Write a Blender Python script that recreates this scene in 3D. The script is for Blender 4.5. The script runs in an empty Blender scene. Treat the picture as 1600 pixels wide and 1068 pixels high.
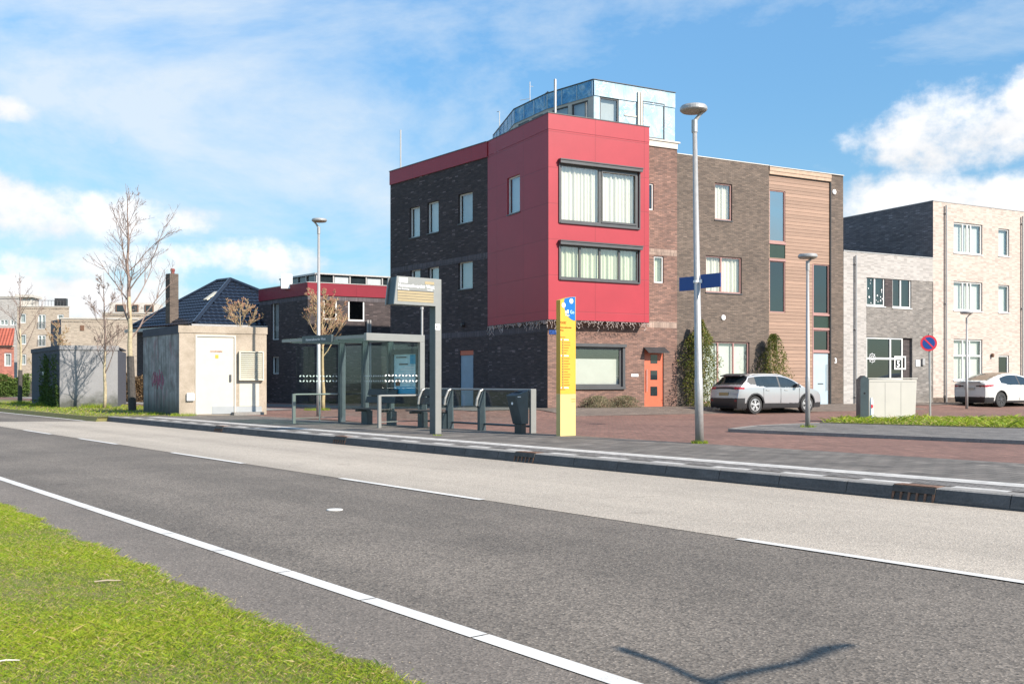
import bpy, math, random
from math import sin, cos, pi, radians, sqrt, atan2
from mathutils import Vector, Matrix
random.seed(7)
scene = bpy.context.scene
col = scene.collection

# ---------------------------------------------------------------- camera
CAMH = 1.4
FPX = 1556.0
HOR = 596.0
cam_d = bpy.data.cameras.new('camera')
cam = bpy.data.objects.new('camera', cam_d); col.objects.link(cam)
cam.location = (0, 0, CAMH)
cam.rotation_euler = (radians(90), 0, 0)
cam_d.sensor_width = 36.0
cam_d.lens = 36.0 * FPX / 1600.0
cam_d.shift_y = (HOR - 534.0) / 1600.0
cam_d.clip_end = 3000
cam_d.clip_start = 0.05
scene.camera = cam

# ---------------------------------------------------------------- light
SUN_EL = radians(35)
SH = Vector((-0.8, 0.6, 0)).normalized()
Ldir = Vector((SH.x * cos(SUN_EL), SH.y * cos(SUN_EL), -sin(SUN_EL)))
sd = bpy.data.lights.new('sun', 'SUN'); sd.energy = 5.0; sd.angle = radians(0.5); sd.color = (1.0, 0.915, 0.81)
so = bpy.data.objects.new('sun', sd); col.objects.link(so)
so.rotation_euler = Ldir.to_track_quat('-Z', 'Y').to_euler()
so.location = (30, -20, 40)

world = bpy.data.worlds.new('World'); scene.world = world; world.use_nodes = True
wn = world.node_tree; wn.nodes.clear()
def W(t, **k):
    n = wn.nodes.new(t)
    for a, b in k.items(): setattr(n, a, b)
    return n
def wl(a, b): wn.links.new(a, b)
def wmath(op, a, b=None, c=None, clamp=False):
    n = W('ShaderNodeMath', operation=op); n.use_clamp = clamp
    for i, v in enumerate((a, b, c)):
        if v is None: continue
        if isinstance(v, (int, float)): n.inputs[i].default_value = v
        else: wl(v, n.inputs[i])
    return n.outputs[0]
sky = W('ShaderNodeTexSky'); sky.sky_type = 'NISHITA'; sky.sun_disc = False
sky.sun_elevation = SUN_EL; sky.sun_rotation = atan2(0.8, -0.6)
sky.air_density = 1.0; sky.dust_density = 0.4; sky.ozone_density = 1.6; sky.altitude = 0
tc = W('ShaderNodeTexCoord')
sep = W('ShaderNodeSeparateXYZ'); wl(tc.outputs['Generated'], sep.inputs[0])
az = wmath('ARCTAN2', sep.outputs[0], sep.outputs[1])
el = wmath('ARCSINE', sep.outputs[2])
comb = W('ShaderNodeCombineXYZ'); wl(az, comb.inputs[0]); wl(el, comb.inputs[1])
def noise(scale, detail, rough, sx=1, sy=1, rot=0, dist=0, off=0):
    mp = W('ShaderNodeMapping'); mp.inputs['Scale'].default_value = (sx, sy, 1); mp.inputs['Rotation'].default_value = (0, 0, rot)
    mp.inputs['Location'].default_value = (off, off, 0)
    wl(comb.outputs[0], mp.inputs[0])
    n = W('ShaderNodeTexNoise'); n.inputs['Scale'].default_value = scale; n.inputs['Detail'].default_value = detail
    n.inputs['Roughness'].default_value = rough; n.inputs['Distortion'].default_value = dist
    wl(mp.outputs[0], n.inputs['Vector']); return n.outputs['Fac']
def ang(u, v):
    a = math.atan((u - 800) / FPX); return a, math.atan((HOR - v) / FPX * cos(a))
big = noise(9, 8, 0.62, 1, 1.25)
fine = noise(26, 8, 0.6, 1, 1.1, off=3.0)
billow = wmath('ADD', wmath('MULTIPLY', big, 0.72), wmath('MULTIPLY', fine, 0.28))
# cumulus banks: (u, v, ru, rv, weight)
blobs = [(1525, 205, 150, 58, .98), (1610, 165, 80, 48, 1.0), (1400, 222, 70, 24, .6), (1600, 315, 170, 50, .98), (1400, 325, 100, 52, .95), (1350, 345, 60, 60, .7),
         (30, 330, 150, 42, .98), (140, 335, 110, 36, .9), (268, 345, 55, 20, .6), (60, 410, 200, 34, .65), (110, 470, 230, 55, .8), (390, 410, 120, 30, .75), (10, 172, 44, 16, .75), (105, 188, 26, 18, .45), (172, 217, 16, 10, .4), (620, 470, 90, 30, .4)]
f = None
for (u, v, ru, rv, w) in blobs:
    a0, e0 = ang(u, v); ra = ru / FPX * .95; re = rv / FPX * .95
    da = wmath('DIVIDE', wmath('SUBTRACT', az, a0), ra); de = wmath('DIVIDE', wmath('SUBTRACT', el, e0), re)
    r2 = wmath('ADD', wmath('MULTIPLY', da, da), wmath('MULTIPLY', de, de))
    g = wmath('MULTIPLY', wmath('SUBTRACT', 1.15, wmath('MULTIPLY', r2, .6)), w)
    f = g if f is None else wmath('MAXIMUM', f, g)
f = wmath('MAXIMUM', f, -1.0)
# scattered cumulus round the rest of the sky
fo = noise(2.2, 3, .5, off=9.0)
behind = wmath('MULTIPLY', wmath('GREATER_THAN', wmath('ABSOLUTE', az), 0.75), 1.0)
fgen = wmath('ADD', wmath('MULTIPLY', wmath('SUBTRACT', fo, 0.5), 3.2), -0.1)
fgen = wmath('ADD', fgen, wmath('MULTIPLY', wmath('SUBTRACT', behind, 1.0), 4.0))
f = wmath('MAXIMUM', f, fgen)
dens = wmath('ADD', wmath('MULTIPLY', f, 0.42), wmath('MULTIPLY', wmath('SUBTRACT', billow, 0.5), 1.7))
mr = W('ShaderNodeMapRange', interpolation_type='SMOOTHSTEP'); wl(dens, mr.inputs[0]); mr.inputs[1].default_value = 0.08; mr.inputs[2].default_value = 0.42
cum = mr.outputs[0]
# cirrus veil
c1 = noise(2.6, 10, .62, 1.0, 2.6, rot=-0.35, dist=0.35)
c2 = noise(1.3, 3, .5, 1, 1.2, rot=0.3, off=5.0)
a0, e0 = ang(330, 150)
da = wmath('DIVIDE', wmath('SUBTRACT', az, a0), .42); de = wmath('DIVIDE', wmath('SUBTRACT', el, e0), .24)
near = wmath('SUBTRACT', 1.0, wmath('ADD', wmath('MULTIPLY', da, da), wmath('MULTIPLY', de, de)), clamp=True)
ci = wmath('ADD', wmath('MULTIPLY', wmath('SUBTRACT', c1, 0.44), 3.6), wmath('MULTIPLY', wmath('SUBTRACT', c2, 0.5), .9))
ci = wmath('ADD', ci, wmath('MULTIPLY', near, 0.55))
ci = wmath('MULTIPLY', wmath('MAXIMUM', wmath('SUBTRACT', ci, 0.16), 0), 0.95)
ci = wmath('MINIMUM', ci, 0.80)
hz = wmath('SUBTRACT', 1.0, wmath('DIVIDE', el, 0.30), clamp=True)
ci = wmath('MAXIMUM', ci, wmath('MULTIPLY', wmath('MULTIPLY', hz, hz), .30))
CLOUD = 5.3
mixc = W('ShaderNodeMix', data_type='RGBA'); wl(ci, mixc.inputs[0]); 
tint = W('ShaderNodeMix', data_type='RGBA', blend_type='MULTIPLY'); tint.inputs[0].default_value = 1.0
wl(sky.outputs[0], tint.inputs[6]); gr_ = W('ShaderNodeMapRange'); wl(el, gr_.inputs[0]); gr_.inputs[1].default_value = 0.0; gr_.inputs[2].default_value = .42; gr_.inputs[3].default_value = .52; gr_.inputs[4].default_value = 1.12
tc_ = W('ShaderNodeMix', data_type='RGBA', blend_type='MULTIPLY'); tc_.inputs[0].default_value = 1.0; tc_.inputs[6].default_value = (.70, 1.0, 1.10, 1); wl(gr_.outputs[0], tc_.inputs[7]); wl(tc_.outputs[2], tint.inputs[7])
wl(tint.outputs[2], mixc.inputs[6])
mixc.inputs[7].default_value = (CLOUD * .82, CLOUD * .90, CLOUD * .97, 1)
shade = noise(7, 5, .55, 1, 1.8, off=1.3)
sr = W('ShaderNodeMapRange'); wl(wmath('ADD', shade, wmath('MULTIPLY', wmath('SUBTRACT', dens, .5), -.25)), sr.inputs[0]); sr.inputs[1].default_value = .42; sr.inputs[2].default_value = .66; sr.inputs[3].default_value = 1.0; sr.inputs[4].default_value = .80
cc = W('ShaderNodeMix', data_type='RGBA', blend_type='MULTIPLY'); cc.inputs[0].default_value = 1.0
cc.inputs[6].default_value = (CLOUD * 1.12, CLOUD * 1.13, CLOUD * 1.15, 1); wl(sr.outputs[0], cc.inputs[7])
mix2 = W('ShaderNodeMix', data_type='RGBA'); wl(cum, mix2.inputs[0]); wl(mixc.outputs[2], mix2.inputs[6]); wl(cc.outputs[2], mix2.inputs[7])
bg = W('ShaderNodeBackground'); bg.inputs['Strength'].default_value = 0.118
wl(mix2.outputs[2], bg.inputs[0])
wo = W('ShaderNodeOutputWorld'); wl(bg.outputs[0], wo.inputs[0])
scene.view_settings.view_transform = 'Standard'
scene.view_settings.look = 'None'
scene.view_settings.exposure = 0.7
scene.view_settings.gamma = 1.0
scene.render.resolution_x = 1024; scene.render.resolution_y = 683

# ---------------------------------------------------------------- materials
MATS = {}
def nmat(name):
    m = bpy.data.materials.new(name); m.use_nodes = True
    MATS[name] = m
    return m, m.node_tree, m.node_tree.nodes['Principled BSDF']
def lin(c):
    return tuple(((x / 255) / 12.92 if x / 255 <= .04045 else ((x / 255 + .055) / 1.055) ** 2.4) for x in c)
def setv(nt, sock, v):
    if isinstance(v, (int, float)): sock.default_value = v
    elif isinstance(v, tuple): sock.default_value = v if len(v) == 4 or sock.type == 'VECTOR' else (*v, 1)
    else: nt.links.new(v, sock)
def N(nt, t, props=None, **ins):
    n = nt.nodes.new(t)
    for a, b in (props or {}).items(): setattr(n, a, b)
    for k, v in ins.items():
        key = int(k[1:]) if k[0] == '_' and k[1:].isdigit() else k.replace('_', ' ')
        setv(nt, n.inputs[key], v)
    return n
def uvmap(nt, scale=(1, 1, 1), rot=0, src='UV'):
    t = N(nt, 'ShaderNodeTexCoord'); mp = N(nt, 'ShaderNodeMapping', _0=t.outputs[src])
    mp.inputs['Scale'].default_value = scale; mp.inputs['Rotation'].default_value = (0, 0, rot)
    return mp.outputs[0]
def nz(nt, vec, scale, detail=4, rough=.55, dist=0):
    return N(nt, 'ShaderNodeTexNoise', Vector=vec, Scale=scale, Detail=detail, Roughness=rough, Distortion=dist).outputs['Fac']
def ramp(nt, fac, stops):
    r = N(nt, 'ShaderNodeValToRGB', Fac=fac); e = r.color_ramp.elements
    while len(e) < len(stops): e.new(.5)
    for el_, (p, c) in zip(e, stops):
        el_.position = p; el_.color = (*c, 1) if isinstance(c, tuple) else (c, c, c, 1)
    return r.outputs[0]
def mixrgb(nt, fac, a, b, mode='MIX'):
    m = N(nt, 'ShaderNodeMix', dict(data_type='RGBA', blend_type=mode)); setv(nt, m.inputs[0], fac); setv(nt, m.inputs[6], a); setv(nt, m.inputs[7], b)
    return m.outputs[2]
def bump(nt, bs, h, strength=.3, dist=.01):
    b = N(nt, 'ShaderNodeBump', Height=h, Strength=strength, Distance=dist); nt.links.new(b.outputs[0], bs.inputs['Normal'])
def mt(nt, op, a, b):
    m = N(nt, 'ShaderNodeMath', dict(operation=op)); setv(nt, m.inputs[0], a); setv(nt, m.inputs[1], b); return m.outputs[0]

def plain(name, c, rough=.5, metal=0, var=.12, vscale=3, spec=.5, bumpy=0, coat=0):
    m, nt, bs = nmat(name)
    v = uvmap(nt)
    n = nz(nt, v, vscale, 5, .6)
    dark = tuple(x * (1 - var) for x in c); lite = tuple(min(1, x * (1 + var)) for x in c)
    nt.links.new(ramp(nt, n, [(.3, dark), (.7, lite)]), bs.inputs['Base Color'])
    bs.inputs['Roughness'].default_value = rough; bs.inputs['Metallic'].default_value = metal
    bs.inputs['Specular IOR Level'].default_value = spec; bs.inputs['Coat Weight'].default_value = coat
    if bumpy: bump(nt, bs, nz(nt, v, 60, 4), bumpy, .004)
    return m

def brick(name, c1, c2, mortar, w=.22, h=.065, ms=.010, rough=.85, rot=0, bias=0, stain=.25, bmp=.5, src='UV', spots=None, freq=.6):
    m, nt, bs = nmat(name)
    v = uvmap(nt, rot=rot, src=src)
    b = N(nt, 'ShaderNodeTexBrick', dict(offset=.5, offset_frequency=2), Vector=v, Color1=c1, Color2=c2, Mortar=mortar, Scale=1.0, Mortar_Size=ms, Bias=bias, Brick_Width=w, Row_Height=h)
    b.inputs['Mortar Smooth'].default_value = .15
    n = nz(nt, v, freq, 6, .6)
    c = mixrgb(nt, 1.0, b.outputs[0], ramp(nt, n, [(.25, 1 - stain), (.75, 1 + stain * .5)]), 'MULTIPLY')
    # individual bricks of a lighter firing
    n2 = N(nt, 'ShaderNodeTexWhiteNoise', dict(noise_dimensions='2D'))
    fl = N(nt, 'ShaderNodeVectorMath', dict(operation='FLOOR')); sc = N(nt, 'ShaderNodeVectorMath', dict(operation='MULTIPLY')); nt.links.new(v, sc.inputs[0]); sc.inputs[1].default_value = (1 / w, 1 / h, 1)
    nt.links.new(sc.outputs[0], fl.inputs[0]); nt.links.new(fl.outputs[0], n2.inputs['Vector'])
    c = mixrgb(nt, 1.0, c, ramp(nt, n2.outputs['Value'], [(0, .78), (.55, 1.0), (.93, 1.08), (1.0, 1.45 if spots is None else spots)]), 'MULTIPLY')
    nt.links.new(c, bs.inputs['Base Color']); bs.inputs['Roughness'].default_value = rough
    hgt = mt(nt, 'ADD', mt(nt, 'MULTIPLY', b.outputs['Fac'], -1.0), mt(nt, 'MULTIPLY', nz(nt, v, 40, 3), .5))
    bump(nt, bs, hgt, bmp, .01)
    return m

def glass_mat(name, tint, refl=.22, rough=.02):
    m, nt, bs = nmat(name); nt.nodes.remove(bs)
    out = nt.nodes['Material Output']
    tr = N(nt, 'ShaderNodeBsdfTransparent', Color=(*tint, 1)); gl = N(nt, 'ShaderNodeBsdfGlossy', Color=(1, 1, 1, 1), Roughness=rough)
    ge = N(nt, 'ShaderNodeNewGeometry'); dt = N(nt, 'ShaderNodeVectorMath', dict(operation='DOT_PRODUCT')); nt.links.new(ge.outputs['Incoming'], dt.inputs[0]); nt.links.new(ge.outputs['Normal'], dt.inputs[1])
    om = mt(nt, 'SUBTRACT', 1.0, mt(nt, 'ABSOLUTE', dt.outputs['Value'], 0)); sch = mt(nt, 'POWER', om, 4.0)
    fac = mt(nt, 'MINIMUM', mt(nt, 'ADD', mt(nt, 'MULTIPLY', sch, .85), refl), 1.0)
    tcv = uvmap(nt); b = N(nt, 'ShaderNodeBump', Height=nz(nt, tcv, 1.2, 2), Strength=.06, Distance=.02); nt.links.new(b.outputs[0], gl.inputs['Normal'])
    mx = N(nt, 'ShaderNodeMixShader'); nt.links.new(fac, mx.inputs[0]); nt.links.new(tr.outputs[0], mx.inputs[1]); nt.links.new(gl.outputs[0], mx.inputs[2])
    nt.links.new(mx.outputs[0], out.inputs[0])
    return m

RANG = atan2(0.777, -0.629)          # road direction angle
def asphalt(name, base, agg, rot=0, streak=.25, contrast=.5, rough=.85, fscale=90, patchy=.2):
    m, nt, bs = nmat(name)
    v = uvmap(nt)
    vr = uvmap(nt, rot=-RANG)
    st = N(nt, 'ShaderNodeVectorMath', dict(operation='MULTIPLY')); nt.links.new(vr, st.inputs[0]); st.inputs[1].default_value = (.06, 1, 1)
    n1 = nz(nt, v, fscale, 3, .7); n2 = N(nt, 'ShaderNodeTexVoronoi', Vector=v, Scale=fscale * .8)
    g = mixrgb(nt, ramp(nt, n1, [(.35, 0.0), (.68, 1.0)]), base, agg)
    g = mixrgb(nt, 1.0, g, ramp(nt, n2.outputs['Color'], [(0, 1 - contrast), (1, 1 + contrast * .7)]), 'MULTIPLY')
    s = nz(nt, st.outputs[0], .9, 4, .55)
    g = mixrgb(nt, 1.0, g, ramp(nt, s, [(.3, 1 - streak), (.7, 1 + streak)]), 'MULTIPLY')
    p = nz(nt, v, .5, 6, .65)
    g = mixrgb(nt, 1.0, g, ramp(nt, p, [(.3, 1 - patchy), (.7, 1 + patchy)]), 'MULTIPLY')
    # pale stones and dark tar specks
    w = N(nt, 'ShaderNodeTexVoronoi', Vector=v, Scale=fscale * .3)
    g = mixrgb(nt, ramp(nt, w.outputs['Distance'], [(.08, 1.0), (.13, 0.0)]), g, tuple(min(1, x * 1.9) for x in agg))
    # hairline cracks where the surface is old
    wv = N(nt, 'ShaderNodeVectorMath', dict(operation='ADD')); nt.links.new(v, wv.inputs[0])
    nc = N(nt, 'ShaderNodeTexNoise', Vector=v, Scale=1.8, Detail=5.0, Roughness=.7); nt.links.new(nc.outputs['Color'], wv.inputs[1])
    cr = N(nt, 'ShaderNodeTexVoronoi', dict(feature='DISTANCE_TO_EDGE'), Vector=wv.outputs[0], Scale=.42)
    msk = ramp(nt, nz(nt, v, .23, 2), [(.50, 0.0), (.60, .55)])
    g = mixrgb(nt, mt(nt, 'MULTIPLY', ramp(nt, cr.outputs['Distance'], [(.0, 1.0), (.006, 0.0)]), msk), g, tuple(x * .35 for x in base))
    # greasy dark spots
    sp_ = N(nt, 'ShaderNodeTexVoronoi', Vector=v, Scale=.55)
    g = mixrgb(nt, ramp(nt, mt(nt, 'ADD', sp_.outputs['Distance'], mt(nt, 'MULTIPLY', nz(nt, v, 6, 4), .08)), [(.07, .35), (.13, 0.0)]), g, tuple(x * .5 for x in base))
    nt.links.new(g, bs.inputs['Base Color']); bs.inputs['Roughness'].default_value = rough
    bump(nt, bs, n2.outputs['Distance'], .55, .006)
    return m

M = {}
M['asphalt'] = asphalt('asphalt_dark', (.100, .083, .067), (.225, .192, .157), streak=.17, contrast=.6, fscale=70)
M['asphalt_shoulder'] = asphalt('asphalt_shoulder', (.135, .112, .092), (.22, .188, .157), streak=.12, contrast=.45, fscale=80)
M['asphalt_pale'] = asphalt('asphalt_pale', (.335, .288, .232), (.47, .41, .34), streak=.15, contrast=.35, fscale=80, patchy=.08)
M['platform'] = brick('platform_pavers', (.130, .112, .096), (.180, .158, .136), (.06, .058, .05), .30, .30, .012, rot=-RANG, stain=.35, bmp=.3, freq=1.3)
M['redpave'] = brick('red_clinker_paving', (.27, .135, .10), (.195, .095, .075), (.14, .095, .07), .20, .065, .010, rot=-RANG + .2, stain=.3, bmp=.3, freq=.35)
M['brownpave'] = brick('brown_pavement', (.21, .165, .135), (.16, .125, .10), (.10, .08, .06), .20, .10, .010, rot=.48, stain=.3, bmp=.3)
M['greypave'] = brick('grey_pavers', (.17, .155, .145), (.22, .20, .185), (.08, .075, .06), .20, .10, .012, rot=-RANG, stain=.4, bmp=.4, freq=1.6)
M['brick_dark'] = brick('dark_purple_brick', (.092, .070, .068), (.056, .043, .044), (.036, .030, .031), .24, .055, .007, spots=2.6, stain=.25)
M['brick_band'] = brick('dark_soldier_brick', (.15, .13, .14), (.11, .095, .105), (.045, .04, .04), .055, .24, .008, stain=.3)
M['brick_red'] = brick('mixed_red_brown_brick', (.30, .165, .125), (.17, .10, .082), (.13, .09, .072), .21, .055, .008, spots=1.3)
M['brick_redband'] = brick('pale_soldier_brick', (.42, .30, .24), (.30, .21, .17), (.2, .16, .13), .055, .24, .008)
M['brick_brown'] = brick('brown_grey_brick', (.185, .138, .108), (.112, .086, .070), (.09, .07, .056), .21, .055, .008, spots=1.25, stain=.18)
M['brick_grey'] = brick('grey_brown_brick', (.24, .215, .195), (.165, .15, .138), (.30, .28, .25), .22, .062, .006)
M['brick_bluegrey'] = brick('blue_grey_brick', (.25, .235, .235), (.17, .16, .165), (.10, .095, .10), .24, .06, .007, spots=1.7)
M['brick_beige'] = brick('beige_brick', (.53, .445, .385), (.475, .395, .34), (.44, .37, .325), .22, .06, .006, stain=.08, bmp=.3, spots=1.06)
M['brick_white'] = brick('pale_grey_brick', (.43, .40, .375), (.39, .365, .34), (.37, .35, .33), .22, .06, .006, stain=.1, bmp=.3, spots=1.06)
M['brick_pale'] = brick('distant_beige_brick', (.46, .385, .30), (.40, .335, .265), (.38, .32, .25), .24, .08, .006, stain=.1, bmp=.1, spots=1.05)
M['brick_orange'] = brick('distant_orange_brick', (.52, .20, .14), (.42, .15, .11), (.36, .2, .16), .24, .08, .006, stain=.15, bmp=.1, spots=1.1)

def cladding(name, c, jw, jh, var=.05, rough=.32, spec=.5):
    m, nt, bs = nmat(name); v = uvmap(nt)
    b = N(nt, 'ShaderNodeTexBrick', dict(offset=0.0), Vector=v, Color1=tuple(x * (1 + var) for x in c), Color2=tuple(x * (1 - var) for x in c), Mortar=tuple(x * .68 for x in c), Scale=1.0, Mortar_Size=.012, Brick_Width=jw, Row_Height=jh)
    n = nz(nt, v, .8, 5, .6)
    cc_ = mixrgb(nt, 1.0, b.outputs[0], ramp(nt, n, [(.3, .93), (.7, 1.06)]), 'MULTIPLY')
    nt.links.new(cc_, bs.inputs['Base Color']); bs.inputs['Roughness'].default_value = rough; bs.inputs['Specular IOR Level'].default_value = spec
    bump(nt, bs, mt(nt, 'MULTIPLY', b.outputs['Fac'], -1.0), .4, .006)
    return m
M['red'] = cladding('crimson_facade_board', (.345, .028, .042), 2.33, 1.37, .03, .45, .4)
M['crimson'] = M['red']
M['shadedcrimson'] = cladding('shaded_crimson_board', (.22, .012, .028), 2.33, 1.37, .02, .5, .3)  # darkened copy of the red board; the corner house's shadow put into colour

def wood(name, c, pitch=.155):
    m, nt, bs = nmat(name); v = uvmap(nt)
    s = N(nt, 'ShaderNodeSeparateXYZ', _0=v)
    t = mt(nt, 'FRACT', mt(nt, 'DIVIDE', s.outputs[1], pitch), 0)
    row = N(nt, 'ShaderNodeTexWhiteNoise', dict(noise_dimensions='1D')); nt.links.new(mt(nt, 'FLOOR', mt(nt, 'DIVIDE', s.outputs[1], pitch), 0), row.inputs['W'])
    sc = N(nt, 'ShaderNodeVectorMath', dict(operation='MULTIPLY')); nt.links.new(v, sc.inputs[0]); sc.inputs[1].default_value = (.8, 14, 1)
    g = nz(nt, sc.outputs[0], 2.2, 6, .65)
    base = ramp(nt, g, [(.3, tuple(x * .82 for x in c)), (.7, tuple(x * 1.1 for x in c))])
    base = mixrgb(nt, 1.0, base, ramp(nt, row.outputs['Value'], [(0, .84), (1, 1.1)]), 'MULTIPLY')
    gap = ramp(nt, t, [(.0, .22), (.06, .30), (.10, 1.0), (1.0, 1.0)])
    base = mixrgb(nt, 1.0, base, gap, 'MULTIPLY')
    nt.links.new(base, bs.inputs['Base Color']); bs.inputs['Roughness'].default_value = .7
    bump(nt, bs, ramp(nt, t, [(0, 0.0), (.1, 1.0), (1, .8)]), .6, .015)
    return m
M['wood'] = wood('larch_boarding', (.335, .215, .155))
M['woodtrim'] = plain('larch_trim', (.42, .30, .215), .7, var=.15, vscale=6)

M['concrete'] = None
def concrete(name, c, dirt, amount=.5, streaks=True, pink=False, lowgreen=False):
    m, nt, bs = nmat(name); v = uvmap(nt)
    n = nz(nt, v, 2.0, 8, .65); f_ = nz(nt, v, 26, 5, .7)
    cc_ = mixrgb(nt, ramp(nt, n, [(.38, 0.0), (.72, amount)]), c, dirt)
    if streaks:
        sc = N(nt, 'ShaderNodeVectorMath', dict(operation='MULTIPLY')); nt.links.new(v, sc.inputs[0]); sc.inputs[1].default_value = (3.2, .22, 1)
        s = nz(nt, sc.outputs[0], 1.6, 6, .6, .4)
        cc_ = mixrgb(nt, ramp(nt, s, [(.45, 0.0), (.68, .75)]), cc_, tuple(x * .45 for x in dirt))
    if pink:
        sc = N(nt, 'ShaderNodeVectorMath', dict(operation='MULTIPLY')); nt.links.new(v, sc.inputs[0]); sc.inputs[1].default_value = (2.0, .7, 1)
        s = nz(nt, sc.outputs[0], 1.1, 3, .5, 1.2)
        cc_ = mixrgb(nt, ramp(nt, s, [(.55, 0.0), (.66, .32)]), cc_, (.35, .12, .15))
    if lowgreen:
        sp = N(nt, 'ShaderNodeSeparateXYZ', _0=v)
        h = mt(nt, 'ADD', sp.outputs[1], mt(nt, 'MULTIPLY', mt(nt, 'SUBTRACT', n, .5), 1.6))
        cc_ = mixrgb(nt, ramp(nt, h, [(.3, .8), (.95, 0.0)]), cc_, (.05, .055, .035))
    cc_ = mixrgb(nt, 1.0, cc_, ramp(nt, f_, [(.3, .78), (.7, 1.15)]), 'MULTIPLY')
    nt.links.new(cc_, bs.inputs['Base Color']); bs.inputs['Roughness'].default_value = .9
    bump(nt, bs, f_, .4, .01)
    return m
M['conc_front'] = concrete('weathered_exposed_concrete', (.42, .35, .275), (.25, .205, .15), .8, streaks=False)
M['conc_side'] = concrete('stained_concrete', (.40, .40, .40), (.15, .15, .14), 1.0, pink=True, lowgreen=True)
M['conc_kerb'] = concrete('kerb_concrete', (.30, .28, .255), (.17, .16, .15), .8, streaks=False)
M['conc_kerbface'] = concrete('shaded_kerb_face', (.12, .117, .115), (.06, .058, .056), .9, streaks=False)  # shade on the road side of the kerb, put into a darker colour
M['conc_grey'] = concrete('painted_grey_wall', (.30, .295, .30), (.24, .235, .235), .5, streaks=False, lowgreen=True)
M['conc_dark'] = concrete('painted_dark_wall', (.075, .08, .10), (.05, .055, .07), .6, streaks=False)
M['graffiti'] = plain('faded_pink_spray', (.34, .13, .19), .9)

def markpaint(name='road_paint'):
    m, nt, bs = nmat(name); v = uvmap(nt)
    n = nz(nt, v, 60, 5, .75); n2 = nz(nt, v, 3, 4, .6)
    cc_ = mixrgb(nt, ramp(nt, n, [(.54, 0.0), (.68, .6)]), (.68, .66, .62), (.40, .37, .33))
    cc_ = mixrgb(nt, 1.0, cc_, ramp(nt, n2, [(.3, .80), (.65, 1.0)]), 'MULTIPLY')
    nt.links.new(cc_, bs.inputs['Base Color']); bs.inputs['Roughness'].default_value = .7
    bump(nt, bs, n, .3, .003)
    return m
M['paint'] = markpaint()
M['tactile'] = plain('white_tactile_tile', (.50, .475, .44), .7, var=.25, vscale=5, bumpy=.3)

def grassground(name, a, b, c):
    m, nt, bs = nmat(name); v = uvmap(nt)
    n1 = nz(nt, v, 2.2, 6, .65); n2 = nz(nt, v, 30, 5, .7)
    g = mixrgb(nt, ramp(nt, n1, [(.35, 0.0), (.65, 1.0)]), a, b)
    g = mixrgb(nt, ramp(nt, n2, [(.48, 0.0), (.66, .8)]), g, c)
    nt.links.new(g, bs.inputs['Base Color']); bs.inputs['Roughness'].default_value = .9
    bump(nt, bs, n2, .8, .03)
    return m
M['grassbase'] = grassground('turf_soil', (.13, .15, .03), (.19, .165, .06), (.24, .18, .10))
M['ground'] = grassground('far_ground', (.10, .11, .05), (.12, .12, .07), (.15, .13, .09))
def blades(name, stops):
    m, nt, bs = nmat(name)
    at = N(nt, 'ShaderNodeAttribute', dict(attribute_name='tone'))
    c = ramp(nt, at.outputs['Fac'], stops)
    nt.links.new(c, bs.inputs['Base Color']); bs.inputs['Roughness'].default_value = .55
    bs.inputs['Specular IOR Level'].default_value = .3
    tl = N(nt, 'ShaderNodeBsdfTranslucent', Color=c); mx = N(nt, 'ShaderNodeMixShader', _0=.35)
    nt.links.new(bs.outputs[0], mx.inputs[1]); nt.links.new(tl.outputs[0], mx.inputs[2]); nt.links.new(mx.outputs[0], nt.nodes['Material Output'].inputs[0])
    return m
M['blades'] = blades('grass_blades', [(0, (.07, .15, .012)), (.30, (.19, .30, .020)), (.70, (.38, .43, .035)), (.82, (.40, .31, .10)), (1.0, (.56, .44, .23))])
M['leaf'] = blades('evergreen_leaves', [(0, (.035, .055, .012)), (.45, (.12, .15, .03)), (.8, (.28, .26, .06)), (1.0, (.34, .20, .08))])
M['leafgreen'] = blades('hedge_leaves', [(0, (.05, .09, .02)), (.6, (.12, .19, .04)), (1.0, (.25, .30, .08))])
M['leafbrown'] = blades('brown_hedge_leaves', [(0, (.10, .06, .03)), (.6, (.20, .13, .07)), (1.0, (.33, .23, .13))])
M['leaflav'] = blades('grey_green_leaves', [(0, (.12, .11, .06)), (.6, (.28, .25, .15)), (1.0, (.42, .36, .22))])
def bark(name, a, b):
    m, nt, bs = nmat(name); v = uvmap(nt, src='Object')
    n = nz(nt, v, 9, 5, .7)
    nt.links.new(ramp(nt, n, [(.3, a), (.7, b)]), bs.inputs['Base Color']); bs.inputs['Roughness'].default_value = .9
    bump(nt, bs, n, .5, .02); return m
M['bark'] = bark('pale_lichen_bark', (.30, .24, .15), (.50, .43, .28))
M['barkdark'] = bark('dark_bark', (.045, .04, .038), (.09, .08, .07))
M['twig'] = bark('brown_twigs', (.17, .12, .10), (.30, .22, .185))
M['twigyellow'] = bark('yellow_ochre_twigs', (.33, .245, .135), (.48, .37, .21))
M['bud'] = plain('reddish_buds', (.36, .17, .12), .9)

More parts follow.
